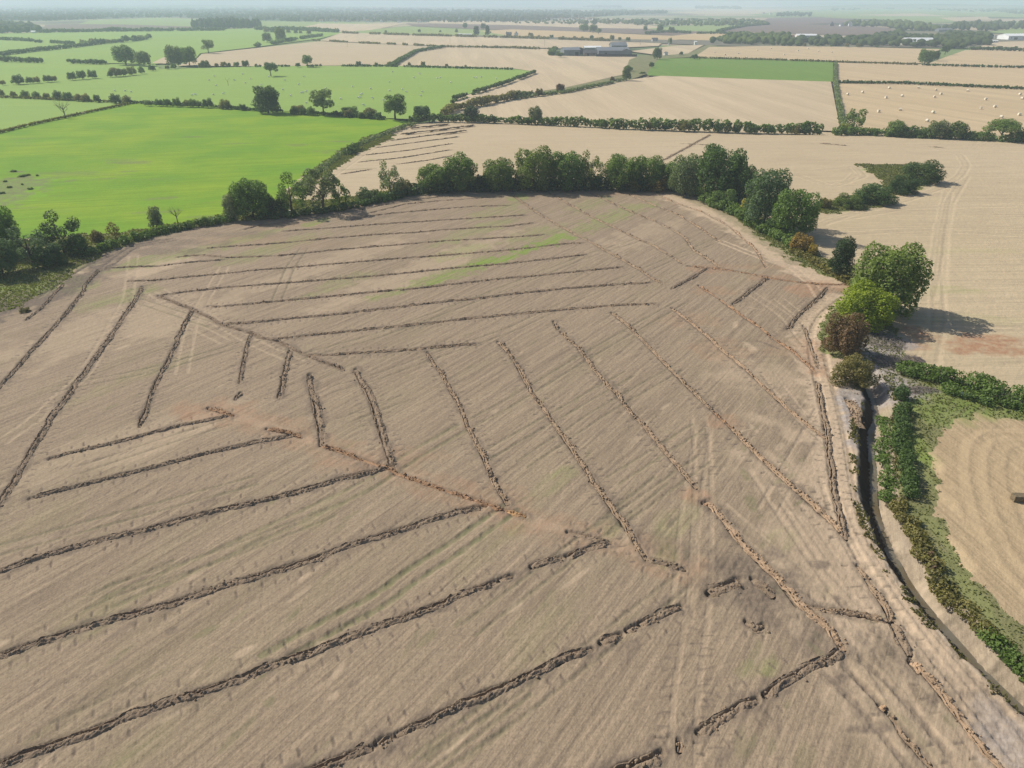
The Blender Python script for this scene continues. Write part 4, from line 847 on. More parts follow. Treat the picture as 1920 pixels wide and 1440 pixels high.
TREES = [
 # the wooded corner at the left
 ('tree','round',8,474,84,72,'mid','big green tree cut by the left frame edge, behind the wooded corner'),
 ('tree','airy',122,474,74,92,'dark','dark spreading tree at the right side of the wooded left corner'),
 ('tree','airy',64,498,68,86,'blue','grey-green leaning tree in the middle of the wooded left corner'),
 ('tree','round',6,516,66,66,'blue','grey-green crown low at the left frame edge'),
 ('bush','bush',96,497,42,62,'dark','dense dark bush at the foot of the leaning grey-green tree'),
 ('bush','bush',150,475,32,46,'dark','low dark bush at the right end of the wooded left corner'),
 ('bush','bush',183,452,22,26,'olive','small olive bush on the hedge bank by the pasture'),
 ('bush','airy',217,446,30,30,'olive','thin twiggy hawthorn sticking out of the left hedge'),
 ('tree','tall',295,428,40,32,'silver','small silvery tree in the left hedge beside the bare one'),
 ('tree','tall',436,414,52,36,'silver','silver-green willow left of the taller round hedge tree'),
 ('tree','round',474,408,74,78,'mid','tall round green tree right beside the silver-green willow'),
 ('tree','airy',548,402,72,74,'mid','loose green tree at the left of the gappy pair'),
 ('tree','airy',606,396,84,84,'grey','tall gappy tree with visible limbs beside the track hedge'),
 ('tree','airy',638,390,52,46,'mid','smaller green crown at the right side of the gappy tree'),
 ('bush','bush',520,405,42,40,'dark','dark bush between the round tree and the loose green tree'),
 ('bush','bush',690,376,26,52,'dark','low dark bush left of the lone airy tree'),
 ('tree','airy',733,368,64,50,'grey','lone airy pale tree rising from the hedge with stubble behind'),
 ('bush','bush',757,364,28,44,'olive','reddish olive bush right of the lone airy tree'),
 ('tree','round',815,358,48,66,'mid','low broad tree at the left end of the dense tree row'),
 ('tree','round',864,358,64,70,'mid','taller tree joined to the broad one at the left end of the row'),
 ('bush','bush',906,358,34,46,'black','dark gap bush between two trees of the dense row'),
 ('tree','round',936,357,56,68,'mid','round tree left of the brightest crown in the row'),
 ('tree','round',1003,356,75,78,'bright','brightest and lightest green crown of the dense row'),
 ('tree','round',1062,355,70,74,'mid','dark green crown right of the brightest one'),
 ('tree','airy',1108,354,66,54,'bright','yellowish looser crown in the middle of the dense row'),
 ('tree','round',1165,354,60,74,'mid','flat-topped tree above brown undergrowth in the dense row'),
 ('tree','round',1215,354,59,64,'mid','round green tree right of the flat-topped one'),
 ('tree','round',1250,356,52,46,'mid','smaller crown closing the gap before the grey-green willow of the row'),
 ('bush','bush',1185,356,28,60,'olive','brown-green undergrowth at the foot of the flat-topped tree'),
 ('bush','bush',1232,358,28,50,'autumn','ochre undergrowth below the round green tree'),
 ('tree','round',1284,366,74,66,'grey','grey-green willow at the left of the tallest dark tree'),
 ('tree','round',1346,372,94,104,'dark','tallest and darkest tree of the dense row'),
 ('tree','round',1384,380,72,60,'dark','dark crown on the right shoulder of the tallest tree'),
 ('bush','bush',1356,388,36,60,'mid','green bush in front of the tallest dark tree'),
 ('bush','bush',1398,404,38,30,'yellow','small yellowing bush below the dense row'),
 ('tree','round',1430,424,102,88,'blue','tall grey-green tree where the hedge turns toward the camera'),
 ('tree','round',1484,444,88,88,'mid','large green tree just before the gap with autumn bushes'),
 ('bush','bush',1450,436,34,50,'dark','dark bush between the two large trees at the hedge bend'),
 ('bush','bush',1500,470,36,50,'autumn','rusty autumn bush beside the large green tree'),
 ('bush','bush',1522,478,26,20,'yellow','small yellow-green bush at the end of the autumn bushes'),
 ('tree','tall',1573,520,72,60,'black','very dark narrow tree left of the big willow'),
 ('tree','round',1655,585,126,136,'bright','largest light green willow with a shadow across the stubble'),
 ('tree','round',1618,612,74,110,'lime','lime green maple in front of the largest willow'),
 ('bush','bush',1580,662,84,86,'red','red-brown hawthorn beside the headland track'),
 ('bush','bush',1563,648,44,30,'mid','strip of green shoots on the track side of the red hawthorn'),
 ('bush','bush',1598,717,54,82,'olive','olive bush at the head of the ditch'),
 ('bush','bush',1688,748,30,32,'dark','small dark green bush on the bank across the ditch'),
 # bush island in the stubble
 ('bush','bush',1725,341,44,78,'dark','largest dome-shaped bush at the tip of the bush island'),
 ('bush','bush',1690,361,32,60,'black','second dome bush of the bush island, darkest one'),
 ('bush','bush',1636,380,38,80,'dark','long low bush in the middle of the bush island'),
 ('bush','bush',1590,388,26,56,'mid','low green bush joining the bush island to the hedge'),
 ('bush','bush',1546,390,22,28,'olive','small reddish bush at the hedge end of the bush island'),
 # far hedge, right
 ('tree','airy',1600,247,44,46,'mid','gappy tree at the end of the straight field hedge'),
 ('bush','bush',1582,248,18,18,'lime','small yellow-green bush below the gappy hedge tree'),
 ('tree','round',1678,255,29,36,'mid','small round tree in the far hedge, first right of the gappy tree'),
 ('tree','round',1754,258,32,38,'grey','greyish tree in the far hedge, left of a greener twin'),
 ('tree','round',1792,260,31,38,'mid','greener twin right of the greyish hedge tree'),
 ('tree','oak',1876,263,42,68,'mid','broad oak near the right frame edge in the far hedge'),
 ('bush','bush',1914,265,24,30,'dark','dark bush at the right frame edge beside the broad oak'),
 ('bush','bush',1722,257,16,34,'mid','low bush between two hedge trees below the bale field'),
 # middle distance
 ('tree','round',884,226,26,32,'black','dark round tree in the hedge corner by the stubble'),
 ('tree','round',1004,230,30,28,'grey','pale round tree standing alone in the long far hedge'),
 ('tree','round',791,225,27,36,'dark','round dark tree at the end of the pasture track'),
 ('tree','oak',741,222,46,60,'mid','spreading hedge tree, third of the big pasture-hedge trees'),
 ('tree','oak',607,213,46,50,'grey','tall gappy hedge tree, middle one of the big pasture-hedge trees'),
 ('tree','round',503,210,48,54,'dark','dense dome-shaped hedge tree, largest along the sheep pasture'),
 ('bush','bush',694,218,18,30,'olive','brownish bush left of the spreading hedge tree'),
 ('bush','bush',656,214,17,38,'mid','bush between two of the big pasture-hedge trees'),
 ('bush','bush',560,211,17,30,'olive','bush right of the dense dome-shaped hedge tree'),
 ('tree','oak',508,141,24,29,'dark','solitary dark tree standing out in the sheep pasture'),
 ('tree','oak',577,124,20,25,'mid','lone spreading tree on the edge of the far stubble'),
 ('tree','round',236,119,33,42,'mid','biggest tree of the left clump between two pastures'),
 ('tree','round',270,121,24,30,'mid','smaller tree on the right of the left clump'),
 ('tree','round',329,123,36,34,'grey','left tree of the tall pair at the stubble corner'),
 ('tree','round',355,120,32,32,'mid','right tree of the tall pair at the stubble corner'),
 ('tree','oak',391,98,22,26,'mid','tree on the field corner above the tall pair'),
 ('tree','round',526,76,24,22,'mid','tall round tree in the slanting hedge at upper left'),
 ('tree','round',501,78,16,20,'grey','smaller greyish tree left of the tall round one'),
 ('tree','round',1050,171,14,18,'red','reddish round bush in the strip between the stubble fields'),
 ('tree','tall',1175,149,25,22,'mid','tall dark bush at the bend of the rough strip'),
 ('bush','bush',1148,152,10,11,'red','small reddish bush left of the tall dark one'),
 ('bush','bush',1011,178,13,16,'olive','olive bush in the rough strip, left of the reddish one'),
 ('tree','round',1232,110,20,18,'dark','tree at the field corner behind the green rectangle'),
 ('tree','round',1734,118,24,30,'mid','left tree of the pair leaning over the stubble'),
 ('tree','round',1752,112,16,18,'dark','right tree of the pair leaning over the stubble'),
 ('tree','oak',1772,101,16,20,'dark','dark tree at the corner of the long wood'),
 ('bush','bush',1302,109,8,17,'dark','dark bush on the upper edge of the green rectangle'),
 ('bush','bush',1277,102,6,8,'dark','small square-looking bush in the wedge right of the farm'),
 ('bush','bush',1180,131,7,16,'mid','low bush at the tip of the rough strip below the farm'),
 ('bush','bush',1222,125,10,11,'dark','dark bush at the lower left corner of the green rectangle'),
 ('bush','bush',1205,138,5,14,'mid','small bush under the green rectangle'),
 ('tree','round',1050,105,7,16,'mid','left bush of the clump beside the grey shed'),
 ('tree','round',1095,58,12,20,'mid','left crown of the round copse in the ploughed strip'),
 ('tree','round',1112,60,13,18,'mid','right crown of the round copse in the ploughed strip'),
 ('tree','oak',1122,63,10,12,'grey','thin tree at the right end of the round copse'),
 ('tree','round',1098,48,10,9,'grey','greyish tree behind the round copse'),
 ('tree','round',1115,46,10,10,'dark','dark tree behind the right end of the round copse'),
 ('tree','tall',893,66,17,15,'black','left dark conifer of the pair by the white farmhouse'),
 ('tree','tall',914,67,18,12,'black','right dark conifer of the pair by the white farmhouse'),
 ('tree','round',872,52,9,9,'dark','dark tree at the left end of the ploughed strip'),
 ('tree','round',906,54,10,10,'dark','dark tree behind the left conifer'),
 ('tree','round',1210,57,8,8,'mid','small round tree by the small green field'),
 ('tree','round',1237,59,12,12,'mid','taller tree in the small green field'),
 ('tree','round',1259,60,9,12,'dark','dark round tree in the small green field'),
 ('tree','round',1256,82,11,8,'mid','tree behind the white mast'),
]
for t in TREES: put_tree(*t[:8], cat=t[0])

def bare(px, py, hp, wp, label, name='bare_tree', n=9, seed=4):
    p = G(px, py); q = PPM(p); h = hp / q; wd = wp / q
    g = random.Random(seed); parts = [tube([(0, 0, -.05), (.01, 0, .18), (-.01, .01, .36), (0, 0, .7)], [.035, .028, .022, .006], 7)]
    def grow(b2, d, L, r, lv):
        m = b2 + d * L * .5 + Vector((g.uniform(-.02, .02), g.uniform(-.02, .02), .01)); e = b2 + d * L + Vector((0, 0, L * .12))
        parts.append(tube([b2[:], m[:], e[:]], [r, r * .7, r * .35], 4))
        if lv:
            for k in range(3):
                dd = (d + Vector((g.uniform(-.7, .7), g.uniform(-.7, .7), g.uniform(-.1, .6)))).normalized()
                grow(m if k == 0 else e, dd, L * g.uniform(.5, .75), r * .5, lv - 1)
    for i in range(n):
        a = 6.2832 * i / n + g.uniform(-.3, .3); grow(Vector((0, 0, g.uniform(.22, .5))), Vector((math.cos(a) * .8, math.sin(a) * .8, g.uniform(.4, 1.1))).normalized(), g.uniform(.22, .34), .014, 2)
    V, F = join(parts); e = empty(name, (p.x, p.y, ground_z(p.x, p.y)), 0, (wd, wd, h)); tag(e, label, 'tree')
    return link('trunk', np_mesh('bare_branches', V, F, [M['twig']], True), e)
bare(122, 219, 30, 36, 'leafless tree with fanned twigs on the thin pasture boundary', seed=4)
bare(333, 417, 32, 30, 'small leafless twiggy tree on the left hedge beside the bright pasture', seed=9)
bare(428, 159, 15, 10, 'dead bare trunk standing alone in the sheep pasture', 'dead_tree', 2, 3)

# hedges: one thing each, foliage along a line with an uneven top
def hedge(px, hgt, wid, colour, label, gaps=0.0, var=0.45, group=None, name='hedge'):
    P = GP(px); md = sum(p.length for p in P) / len(P); leaf = max(0.2, 0.0021 * md)
    Q, T, t = resample(P, max(wid * .55, leaf * 1.2)); sd_ = int(abs(px[0][0]) * 7 + px[0][1] * 3) % 9973
    L = []
    for i, (q, tt) in enumerate(zip(Q, T)):
        if gaps and vnoise(np.array([t[i] / (wid * 5)]), np.array([3.3]), sd_)[0] < gaps: continue
        k = 1 - var * .6 + var * 1.4 * float(vnoise(np.array([t[i] / (wid * 1.9)]), np.array([1.7]), sd_ + 1)[0])
        h = hgt * k; w_ = wid * .5 * random.uniform(.8, 1.15); z = ground_z(q[0], q[1])
        L.append((q[0] + random.uniform(-.25, .25) * wid, q[1] + random.uniform(-.25, .25) * wid, z + h * .48, w_, w_, h * .54))
        if hgt > 1.6 and random.random() < .7: L.append((q[0] + random.uniform(-.4, .4) * wid, q[1] + random.uniform(-.4, .4) * wid, z + h * random.uniform(.5, .85), w_ * .55, w_ * .55, h * .28))
    if not L: return
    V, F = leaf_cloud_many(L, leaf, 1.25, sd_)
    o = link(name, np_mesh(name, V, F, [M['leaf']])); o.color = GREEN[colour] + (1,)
    return tag(o, label, 'hedge', group)
def leaf_cloud_many(L, leaf, dens, seed):
    parts = []
    for i in range(0, len(L), 6):
        parts.append(leaf_cloud(L[i:i + 6], leaf, dens, seed + i, .18))
    return join(parts)
HEDGES = [
 ([(170,478),(250,452),(300,438),(400,420),(440,415)],1.7,2.8,'mid','dark leafy hedge under the small leafless tree beside the bright pasture',0,.5),
 ([(490,412),(560,405),(640,394),(700,382),(770,366)],2.0,3.4,'dark','dark hedge at the foot of the gappy trees',0,.5),
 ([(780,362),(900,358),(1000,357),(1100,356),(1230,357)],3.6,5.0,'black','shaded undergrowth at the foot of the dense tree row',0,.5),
 ([(1320,380),(1380,402),(1430,434),(1480,462)],2.6,4.0,'mid','green undergrowth below the tall trees at the hedge bend',0,.5),
 ([(1490,472),(1530,496),(1570,520),(1600,540)],1.4,2.6,'olive','low weedy bank between the autumn bushes and the dark narrow tree',.2,.5),
 ([(556,356),(592,325),(640,290),(690,264),(745,242),(775,232)],1.0,3.4,'grey','grey-green rushy hedge along the pasture track',.1,.5),
 ([(652,290),(668,281)],3.0,4.0,'dark','dark bushy swelling of the pasture track hedge',0,.3),
 ([(770,228),(830,226),(880,227),(960,229),(1040,233),(1120,236)],3.2,3.4,'mid','left half of the long bushy hedge beyond the stubble',.12,.55),
 ([(1125,237),(1200,240),(1290,243),(1380,246),(1460,248),(1535,250)],4.4,4.4,'mid','tall bushy middle of the long hedge beyond the stubble',.06,.5),
 ([(1570,252),(1640,252),(1700,256),(1800,261),(1860,264),(1960,268)],3.6,4.6,'mid','hedge linking the trees below the bale field',.05,.5),
 ([(1567,118),(1566,150),(1572,190),(1580,235),(1586,250)],1.5,2.2,'grey','straight grey-green hedge running down between stubble and bale field',0,.35),
 ([(1566,154),(1700,156),(1920,166),(2050,172)],1.4,2.2,'dark','dark clipped hedge along the top of the bale field',.05,.25),
 ([(1312,108),(1440,111),(1562,115),(1720,120)],0.7,1.2,'olive','thin dark hedge line above the green rectangle',.1,.3),
 ([(1730,121),(1920,126),(2050,130)],0.9,1.6,'dark','thin hedge line below the field oaks',.25,.3),
 ([(835,214),(850,205),(880,200),(930,190),(965,182)],3.6,5.0,'olive','thick brownish bushes at the sharp corner of the sheep pasture',.05,.5),
 ([(965,184),(1010,178),(1060,172),(1130,158),(1170,149)],1.3,4.0,'grey','low rushy strip between the two stubble fields',.2,.4),
 ([(850,186),(900,170),(950,155),(1003,135)],1.8,2.6,'dark','dotted slanting hedge on the edge of the sheep pasture',.3,.4),
 ([(0,181),(60,183),(120,186),(240,191)],0.5,1.2,'olive','low grassy boundary bank of the sheep pasture',.1,.4),
 ([(-10,249),(60,232),(121,219),(180,206),(240,194)],0.6,1.2,'olive','thin rough boundary line running past the leafless tree',.1,.4),
 ([(240,191),(360,197),(480,206),(600,213),(720,222)],1.2,2.2,'dark','low dark hedge line at the foot of the big pasture-hedge trees',.2,.5),
 ([(735,123),(750,113),(768,103),(780,96),(830,88)],2.2,4.0,'dark','dark S-shaped hedge between two far stubble fields',.1,.3),
 ([(585,75),(680,80),(780,84),(830,87),(960,89),(1040,92)],1.3,3.0,'olive','broken hedge line across the far stubble',.35,.4),
 ([(480,124),(600,123),(720,123),(960,129)],0.8,1.8,'dark','thin boundary below the lone spreading tree',.3,.4),
 ([(0,102),(60,95),(150,86)],3.0,7.0,'dark','thick dark hedge in the left distance',0,.4),
 ([(155,85),(190,80),(240,77),(285,70)],4.0,7.0,'grey','row of grey bushes continuing the thick left hedge',.2,.6),
 ([(0,73),(60,76)],2.4,5.0,'dark','short dark hedge at the far left edge',0,.4),
 ([(70,78),(135,81)],2.4,5.0,'dark','second short dark hedge right of the one at the far left edge',.2,.4),
 ([(0,113),(60,115),(150,117),(215,119)],3.2,5.0,'dark','broken hedge leading to the left tree clump',.3,.5),
 ([(85,60),(200,58),(320,57),(420,56)],5.0,9.0,'dark','dark line of bushes below the ploughed strip at left',.1,.6),
 ([(480,55),(540,55),(600,58),(640,60)],5.0,9.0,'dark','dark line of bushes right of the mid plantation',.25,.6),
 ([(480,86),(520,79),(580,69),(605,66)],3.0,6.0,'mid','slanting bushes between green field and pale stubble',.3,.6),
 ([(640,61),(760,65),(960,70),(1150,76)],2.0,4.0,'olive','roadside hedge across the middle distance',.35,.5),
 ([(1210,62),(1250,59),(1310,62),(1400,62)],2.0,5.0,'dark','dark hedge above the golden field wedge',.2,.4),
 ([(1345,59),(1370,53),(1400,48),(1440,45)],2.0,5.0,'dark','dark hedge climbing beside the dark ploughed field',.1,.4),
 ([(1040,92),(1032,102)],3,6,'dark','short hedge beside the grey farm shed',0,.3),
 ([(1822,92),(1870,93),(1930,95)],3.0,5.0,'dark','dark hedge below the pale field corner at right',.1,.4),
 ([(1690,694),(1740,708),(1790,722),(1850,738),(1940,757)],1.9,4.6,'mid','olive and green hedge running right from the ditch head',.05,.5),
 ([(1780,735),(1840,752),(1900,764),(1960,775)],1.6,3.0,'mid','greener low front row of the hedge running right',.1,.5),
 ([(1662,780),(1662,812),(1664,850),(1668,900),(1674,932)],0.9,2.6,'mid','bright green bramble bank along the upper ditch',.05,.4),
 ([(1690,770),(1690,810),(1692,850),(1698,900),(1704,930)],1.5,2.0,'dark','darker thorn row behind the bramble bank',.1,.4),
 ([(1682,945),(1703,988),(1727,1035)],1.2,2.3,'olive','thin twiggy thorn row halfway down the ditch',.3,.5),
 ([(1727,1035),(1746,1070),(1763,1100)],1.4,2.4,'olive','green thorn clump below the twiggy row',.1,.4),
 ([(1742,1052),(1752,1072)],1.3,1.2,'red','reddish-leaved thorn in the ditch hedge',0,.3),
 ([(1772,1108),(1808,1148),(1848,1188)],1.1,2.4,'olive','willowy low bushes toward the lower ditch',.1,.5),
 ([(1853,1192),(1889,1228),(1929,1266),(1962,1300)],1.2,2.4,'mid','bright green bushes at the lower right frame edge',.05,.4),
]
for px, h, wd, c, lab, gp, vr in HEDGES: hedge(px, h, wd, c, lab, gp, vr)

# dotted bushes standing along old hedge lines
def dotted(line, px_step, hp, group, label, kinds=('bush',), cols=('mid', 'dark', 'olive'), skip=.2, jit=1.5):
    P = np.array(line, float); seg = np.hypot(*(P[1:] - P[:-1]).T); cum = np.concatenate([[0], np.cumsum(seg)]); s = 0.0
    while s < cum[-1]:
        if random.random() > skip:
            x, y = np.interp(s, cum, P[:, 0]), np.interp(s, cum, P[:, 1]); h = hp * random.uniform(.65, 1.3)
            put_tree('bush', random.choice(kinds), x, y + random.uniform(-.1, .1) * jit, h, h * random.uniform(1.0, 1.5), random.choice(cols), label, group, 'bush', fine=1 if hp > 11 else 0)
        s += px_step * random.uniform(.6, 1.4)
dotted([(5,158),(80,153),(150,147),(230,141),(270,136)], 16, 14, 'hawthorns between the two left pastures', 'hawthorn bush in the dotted row between the two left pastures')
dotted([(285,131),(330,127),(400,124),(470,123)], 13, 10, 'bushes below the tall tree pair', 'small bush in the row below the tall tree pair', skip=.25)
dotted([(3,179),(60,182),(120,185),(180,189),(240,192)], 20, 14, 'hawthorns along the near edge of the sheep pasture', 'hawthorn bush on the boundary above the pale paddock', skip=.15)
dotted([(268,196),(330,198),(400,200),(470,206)], 16, 14, 'hawthorns left of the dome-shaped hedge tree', 'hawthorn bush in the row left of the dense dome-shaped tree', skip=.12)
dotted([(535,212),(590,214)], 13, 14, 'bushes by the dome-shaped hedge tree', 'dark bush between the dome-shaped tree and its gappy neighbour', skip=.1)
dotted([(630,216),(720,222)], 22, 11, 'bushes between the hedge trees', 'low bush beside the spreading hedge tree', skip=.2)
dotted([(480,123),(560,124),(660,123),(760,122),(850,124),(910,127)], 34, 7, 'small bushes on the far stubble edge', 'tiny bush on the boundary by the lone spreading tree', skip=.2)
dotted([(848,192),(870,186),(892,176),(920,166),(950,154),(985,142),(1000,136)], 10, 5.5, 'dotted bushes on the pasture edge', 'small clipped bush on the slanting edge of the sheep pasture', skip=.1)
dotted([(890,196),(930,189),(965,183),(1000,178)], 12, 13, 'bushes in the rough strip', 'bush in the rough strip below the stubble', skip=.2)
dotted([(155,84),(200,80),(250,76),(285,70)], 10, 9, 'bushes in the left distance', 'small tree in the row across the cool left pasture', skip=.2)
dotted([(500,60),(560,62),(600,64)], 12, 7, 'bushes by the slanting upper left hedge', 'small bush near the slanting upper left hedge', skip=.2)
dotted([(690,62),(760,60),(860,60),(940,62)], 30, 5, 'bushes in the dull green field', 'small bush in the dull green field above the stubble', skip=.2)
dotted([(970,68),(1020,70),(1100,73),(1180,76)], 22, 7, 'roadside trees in the middle distance', 'small roadside tree right of the white farmhouse', kinds=('round', 'bush'), skip=.2)
dotted([(1110,44),(1200,46),(1300,46),(1400,46)], 16, 7, 'trees before the round wood', 'small tree along the front of the round wood', kinds=('round',), skip=.2)
dotted([(1450,84),(1560,87),(1700,89)], 26, 6, 'bushes along the long wood', 'low bush in front of the long wood', skip=.2)
dotted([(1640,254),(1700,257),(1830,262)], 26, 14, 'bushes below the bale field', 'leafy bush in the hedge below the bale field', skip=.3)
dotted([(1130,238),(1220,241),(1320,245),(1420,248),(1530,251)], 26, 15, 'bushes of the long far hedge', 'bushy clump in the tall middle of the long far hedge', skip=.15)
dotted([(850,227),(920,228),(1060,234)], 24, 11, 'bushes of the long far hedge, left half', 'bushy clump in the left half of the long far hedge', skip=.25)
for x, y, w_ in [(26,322,16),(42,331,20),(52,329,14),(10,341,10),(18,352,14),(57,355,14),(42,347,6),(70,330,7),(4,363,16)]:
    put_tree('rush_clump', 'bush', x, y, 4, w_ * .8, 'mid', 'dark rush clump in the rough corner of the bright pasture', 'rush clumps in the rough pasture corner', 'plant', fine=1)
p = G(46, 583); put_tree('weed_clump', 'bush', 46, 584, 9, 22, 'olive', 'lone weed clump on the bare soil near the left frame edge', cat='plant', fine=1)

# far woods, read as masses
def wood(poly, n, hgt, colour, label, wpx=4.5):
    xs = [p[0] for p in poly]; ys = [p[1] for p in poly]; g = np.random.default_rng(int(abs(xs[0]) + ys[0] * 10)); V, F, b2, c = [], [], 0, 0
    while c < n:
        u, v = g.uniform(min(xs), max(xs)), g.uniform(min(ys), max(ys))
        if not pip(np.array([u]), np.array([v]), poly)[0]: continue
        c += 1; p = G(u, v); q = PPM(p); r = max(3.2, wpx / q * .5) * g.uniform(.7, 1.35); h = hgt * g.uniform(.65, 1.2)
        vv = IV2 * np.array((r, r * 1.2, h * .52)) * g.uniform(.78, 1.2, (len(IV2), 1)) + (p.x, p.y, h * .45 - .5)
        V.append(vv); F.append(IF2 + b2); b2 += len(IV2)
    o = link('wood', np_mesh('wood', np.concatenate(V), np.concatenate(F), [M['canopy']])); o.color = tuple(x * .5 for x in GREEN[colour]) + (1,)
    tag(o, label, 'wood', kind='stuff')
b_ = bmesh.new(); bmesh.ops.create_icosphere(b_, subdivisions=2, radius=1.0)
IV2 = np.array([v.co[:] for v in b_.verts]); IF2 = np.array([[v.index for v in f.verts] for f in b_.faces]); b_.free()
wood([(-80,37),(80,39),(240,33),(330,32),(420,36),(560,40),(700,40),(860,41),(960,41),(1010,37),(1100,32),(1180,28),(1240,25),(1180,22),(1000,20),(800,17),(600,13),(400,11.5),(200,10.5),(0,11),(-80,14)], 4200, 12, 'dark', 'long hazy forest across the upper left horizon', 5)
wood([(-40,62),(70,61),(84,57),(66,50),(30,45),(-40,48)], 130, 12, 'dark', 'dark wood at the far left edge', 9)
wood([(355,51),(420,53),(492,52),(484,46),(430,42),(370,46)], 200, 17, 'black', 'dark dense plantation at upper left centre', 6)
wood([(960,40),(1000,38),(1170,36),(1180,44),(1060,45),(960,44)], 120, 6, 'mid', 'hazy trees around the village row', 5)
wood([(1120,24),(1250,25),(1252,22),(1130,20.5)], 150, 13, 'dark', 'dark square plantation beyond the village', 5)
wood([(1090,14),(1165,15),(1165,12.5),(1095,12)], 70, 26, 'dark', 'high wood on the skyline left of centre', 5)
wood([(1300,16),(1388,17),(1386,14.5),(1304,14)], 80, 24, 'dark', 'square hazy wood near the horizon', 5)
wood([(1120,42),(1160,38),(1300,37),(1400,36),(1430,40),(1440,46),(1330,49),(1200,47)], 320, 7, 'mid', 'round scrubby wood right of the village', 6)
wood([(1332,79),(1360,71),(1400,67),(1470,63),(1490,76),(1480,82),(1400,82)], 130, 9, 'mid', 'wooded clump left of the long white building', 12)
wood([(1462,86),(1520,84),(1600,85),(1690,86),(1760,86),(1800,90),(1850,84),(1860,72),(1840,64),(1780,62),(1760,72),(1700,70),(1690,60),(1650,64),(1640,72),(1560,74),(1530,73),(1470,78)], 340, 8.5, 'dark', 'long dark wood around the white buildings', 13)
wood([(1585,48),(1650,50),(1700,56),(1760,58),(1740,46),(1660,42),(1600,42)], 170, 11, 'mid', 'tree-covered slope above the long wood', 9)
wood([(1760,55),(1850,57),(1930,53),(2100,50),(2100,42),(1920,44),(1800,46)], 200, 12, 'dark', 'dark wood band at the right behind the car park', 9)
wood([(1455,30),(1520,31),(1520,26),(1460,25)], 70, 12, 'dark', 'small dark wood in the hazy right distance', 5)
wood([(1560,20),(1700,16),(1780,20),(1920,26),(2050,24),(2050,18),(1850,14),(1700,12),(1560,16)], 260, 11, 'mid', 'broken hazy woods under the right skyline', 6)
wood([(1610,8.6),(1665,8.2),(1664,7.4),(1612,7.8)], 30, 32, 'mid', 'tiny wood on the right hilltop', 4)
wood([(1840,20),(1920,22),(2050,22),(2050,16),(1920,16),(1850,17)], 110, 14, 'dark', 'hazy wood at the right edge of the skyline', 6)
wood([(-60,10.4),(400,10.2),(900,10.0),(1300,10.2),(1300,9.2),(600,9.0),(-60,9.2)], 420, 10, 'mid', 'thin last line of woods on the horizon', 6)

# grass tufts on the verges
jj, ii = np.nonzero(reg == 3); area = (D[jj + 1] - D[jj]) * (HW[jj] / NC * 2)
g = np.random.default_rng(11); area = area * ~((sdc[jj, ii] < -2) & (sdc[jj, ii] > -12)); pick = g.choice(len(jj), 60000, p=area / area.sum()); jj, ii = jj[pick], ii[pick]
c = np.stack([cx[jj, ii] + g.normal(0, .2, len(jj)), cyy[jj, ii] + g.normal(0, .2, len(jj)), Z[jj, ii]], 1); n = len(c)
hh = (0.05 + 0.0009 * c[:, 1] + .12 * g.random(n) ** 2); a = g.uniform(0, 6.28, n); wv = np.stack([np.cos(a), np.sin(a), 0 * a], 1) * (hh * .8)[:, None]
top = c + np.stack([g.normal(0, .35, n) * hh, g.normal(0, .35, n) * hh, hh], 1)
V = np.stack([c - wv - (0, 0, .06), c + wv - (0, 0, .06), top + wv * .5, top - wv * .6], 1).reshape(-1, 3)
o = link('grass', np_mesh('grass', V, np.arange(4 * n).reshape(n, 4), [M['leaf']])); o.color = (.165, .170, .062, 1)
tag(o, 'rough uncut grass along hedge foot and ditch', 'grass', kind='stuff')

# ragged weeds on the lips of the ditch
jj, ii = np.nonzero(((sdc > 2.6) & (sdc < 4.2)) | ((sdc < -2.0) & (sdc > -3.2))); pick = g.choice(len(jj), 5200); jj, ii = jj[pick], ii[pick]
kp = fbm(cx[jj, ii] * .5, cyy[jj, ii] * .5, 5, 2) > .47; jj, ii = jj[kp], ii[kp]
c = np.stack([cx[jj, ii] + g.normal(0, .15, len(jj)), cyy[jj, ii] + g.normal(0, .15, len(jj)), Z[jj, ii]], 1); n = len(c)
hh = (0.08 + .0012 * c[:, 1] + .2 * g.random(n) ** 2); a = g.uniform(0, 6.28, n); wv = np.stack([np.cos(a), np.sin(a), 0 * a], 1) * (hh * .6)[:, None]
top = c + np.stack([g.normal(0, .4, n) * hh, g.normal(0, .4, n) * hh, hh], 1)
V = np.stack([c - wv - (0, 0, .06), c + wv - (0, 0, .06), top + wv * .4, top - wv * .5], 1).reshape(-1, 3)
o = link('weeds', np_mesh('weeds', V, np.arange(4 * n).reshape(n, 4), [M['leaf']])); o.color = (.15, .135, .055, 1)
tag(o, 'ragged weeds along the lips of the ditch', 'weeds', kind='stuff')

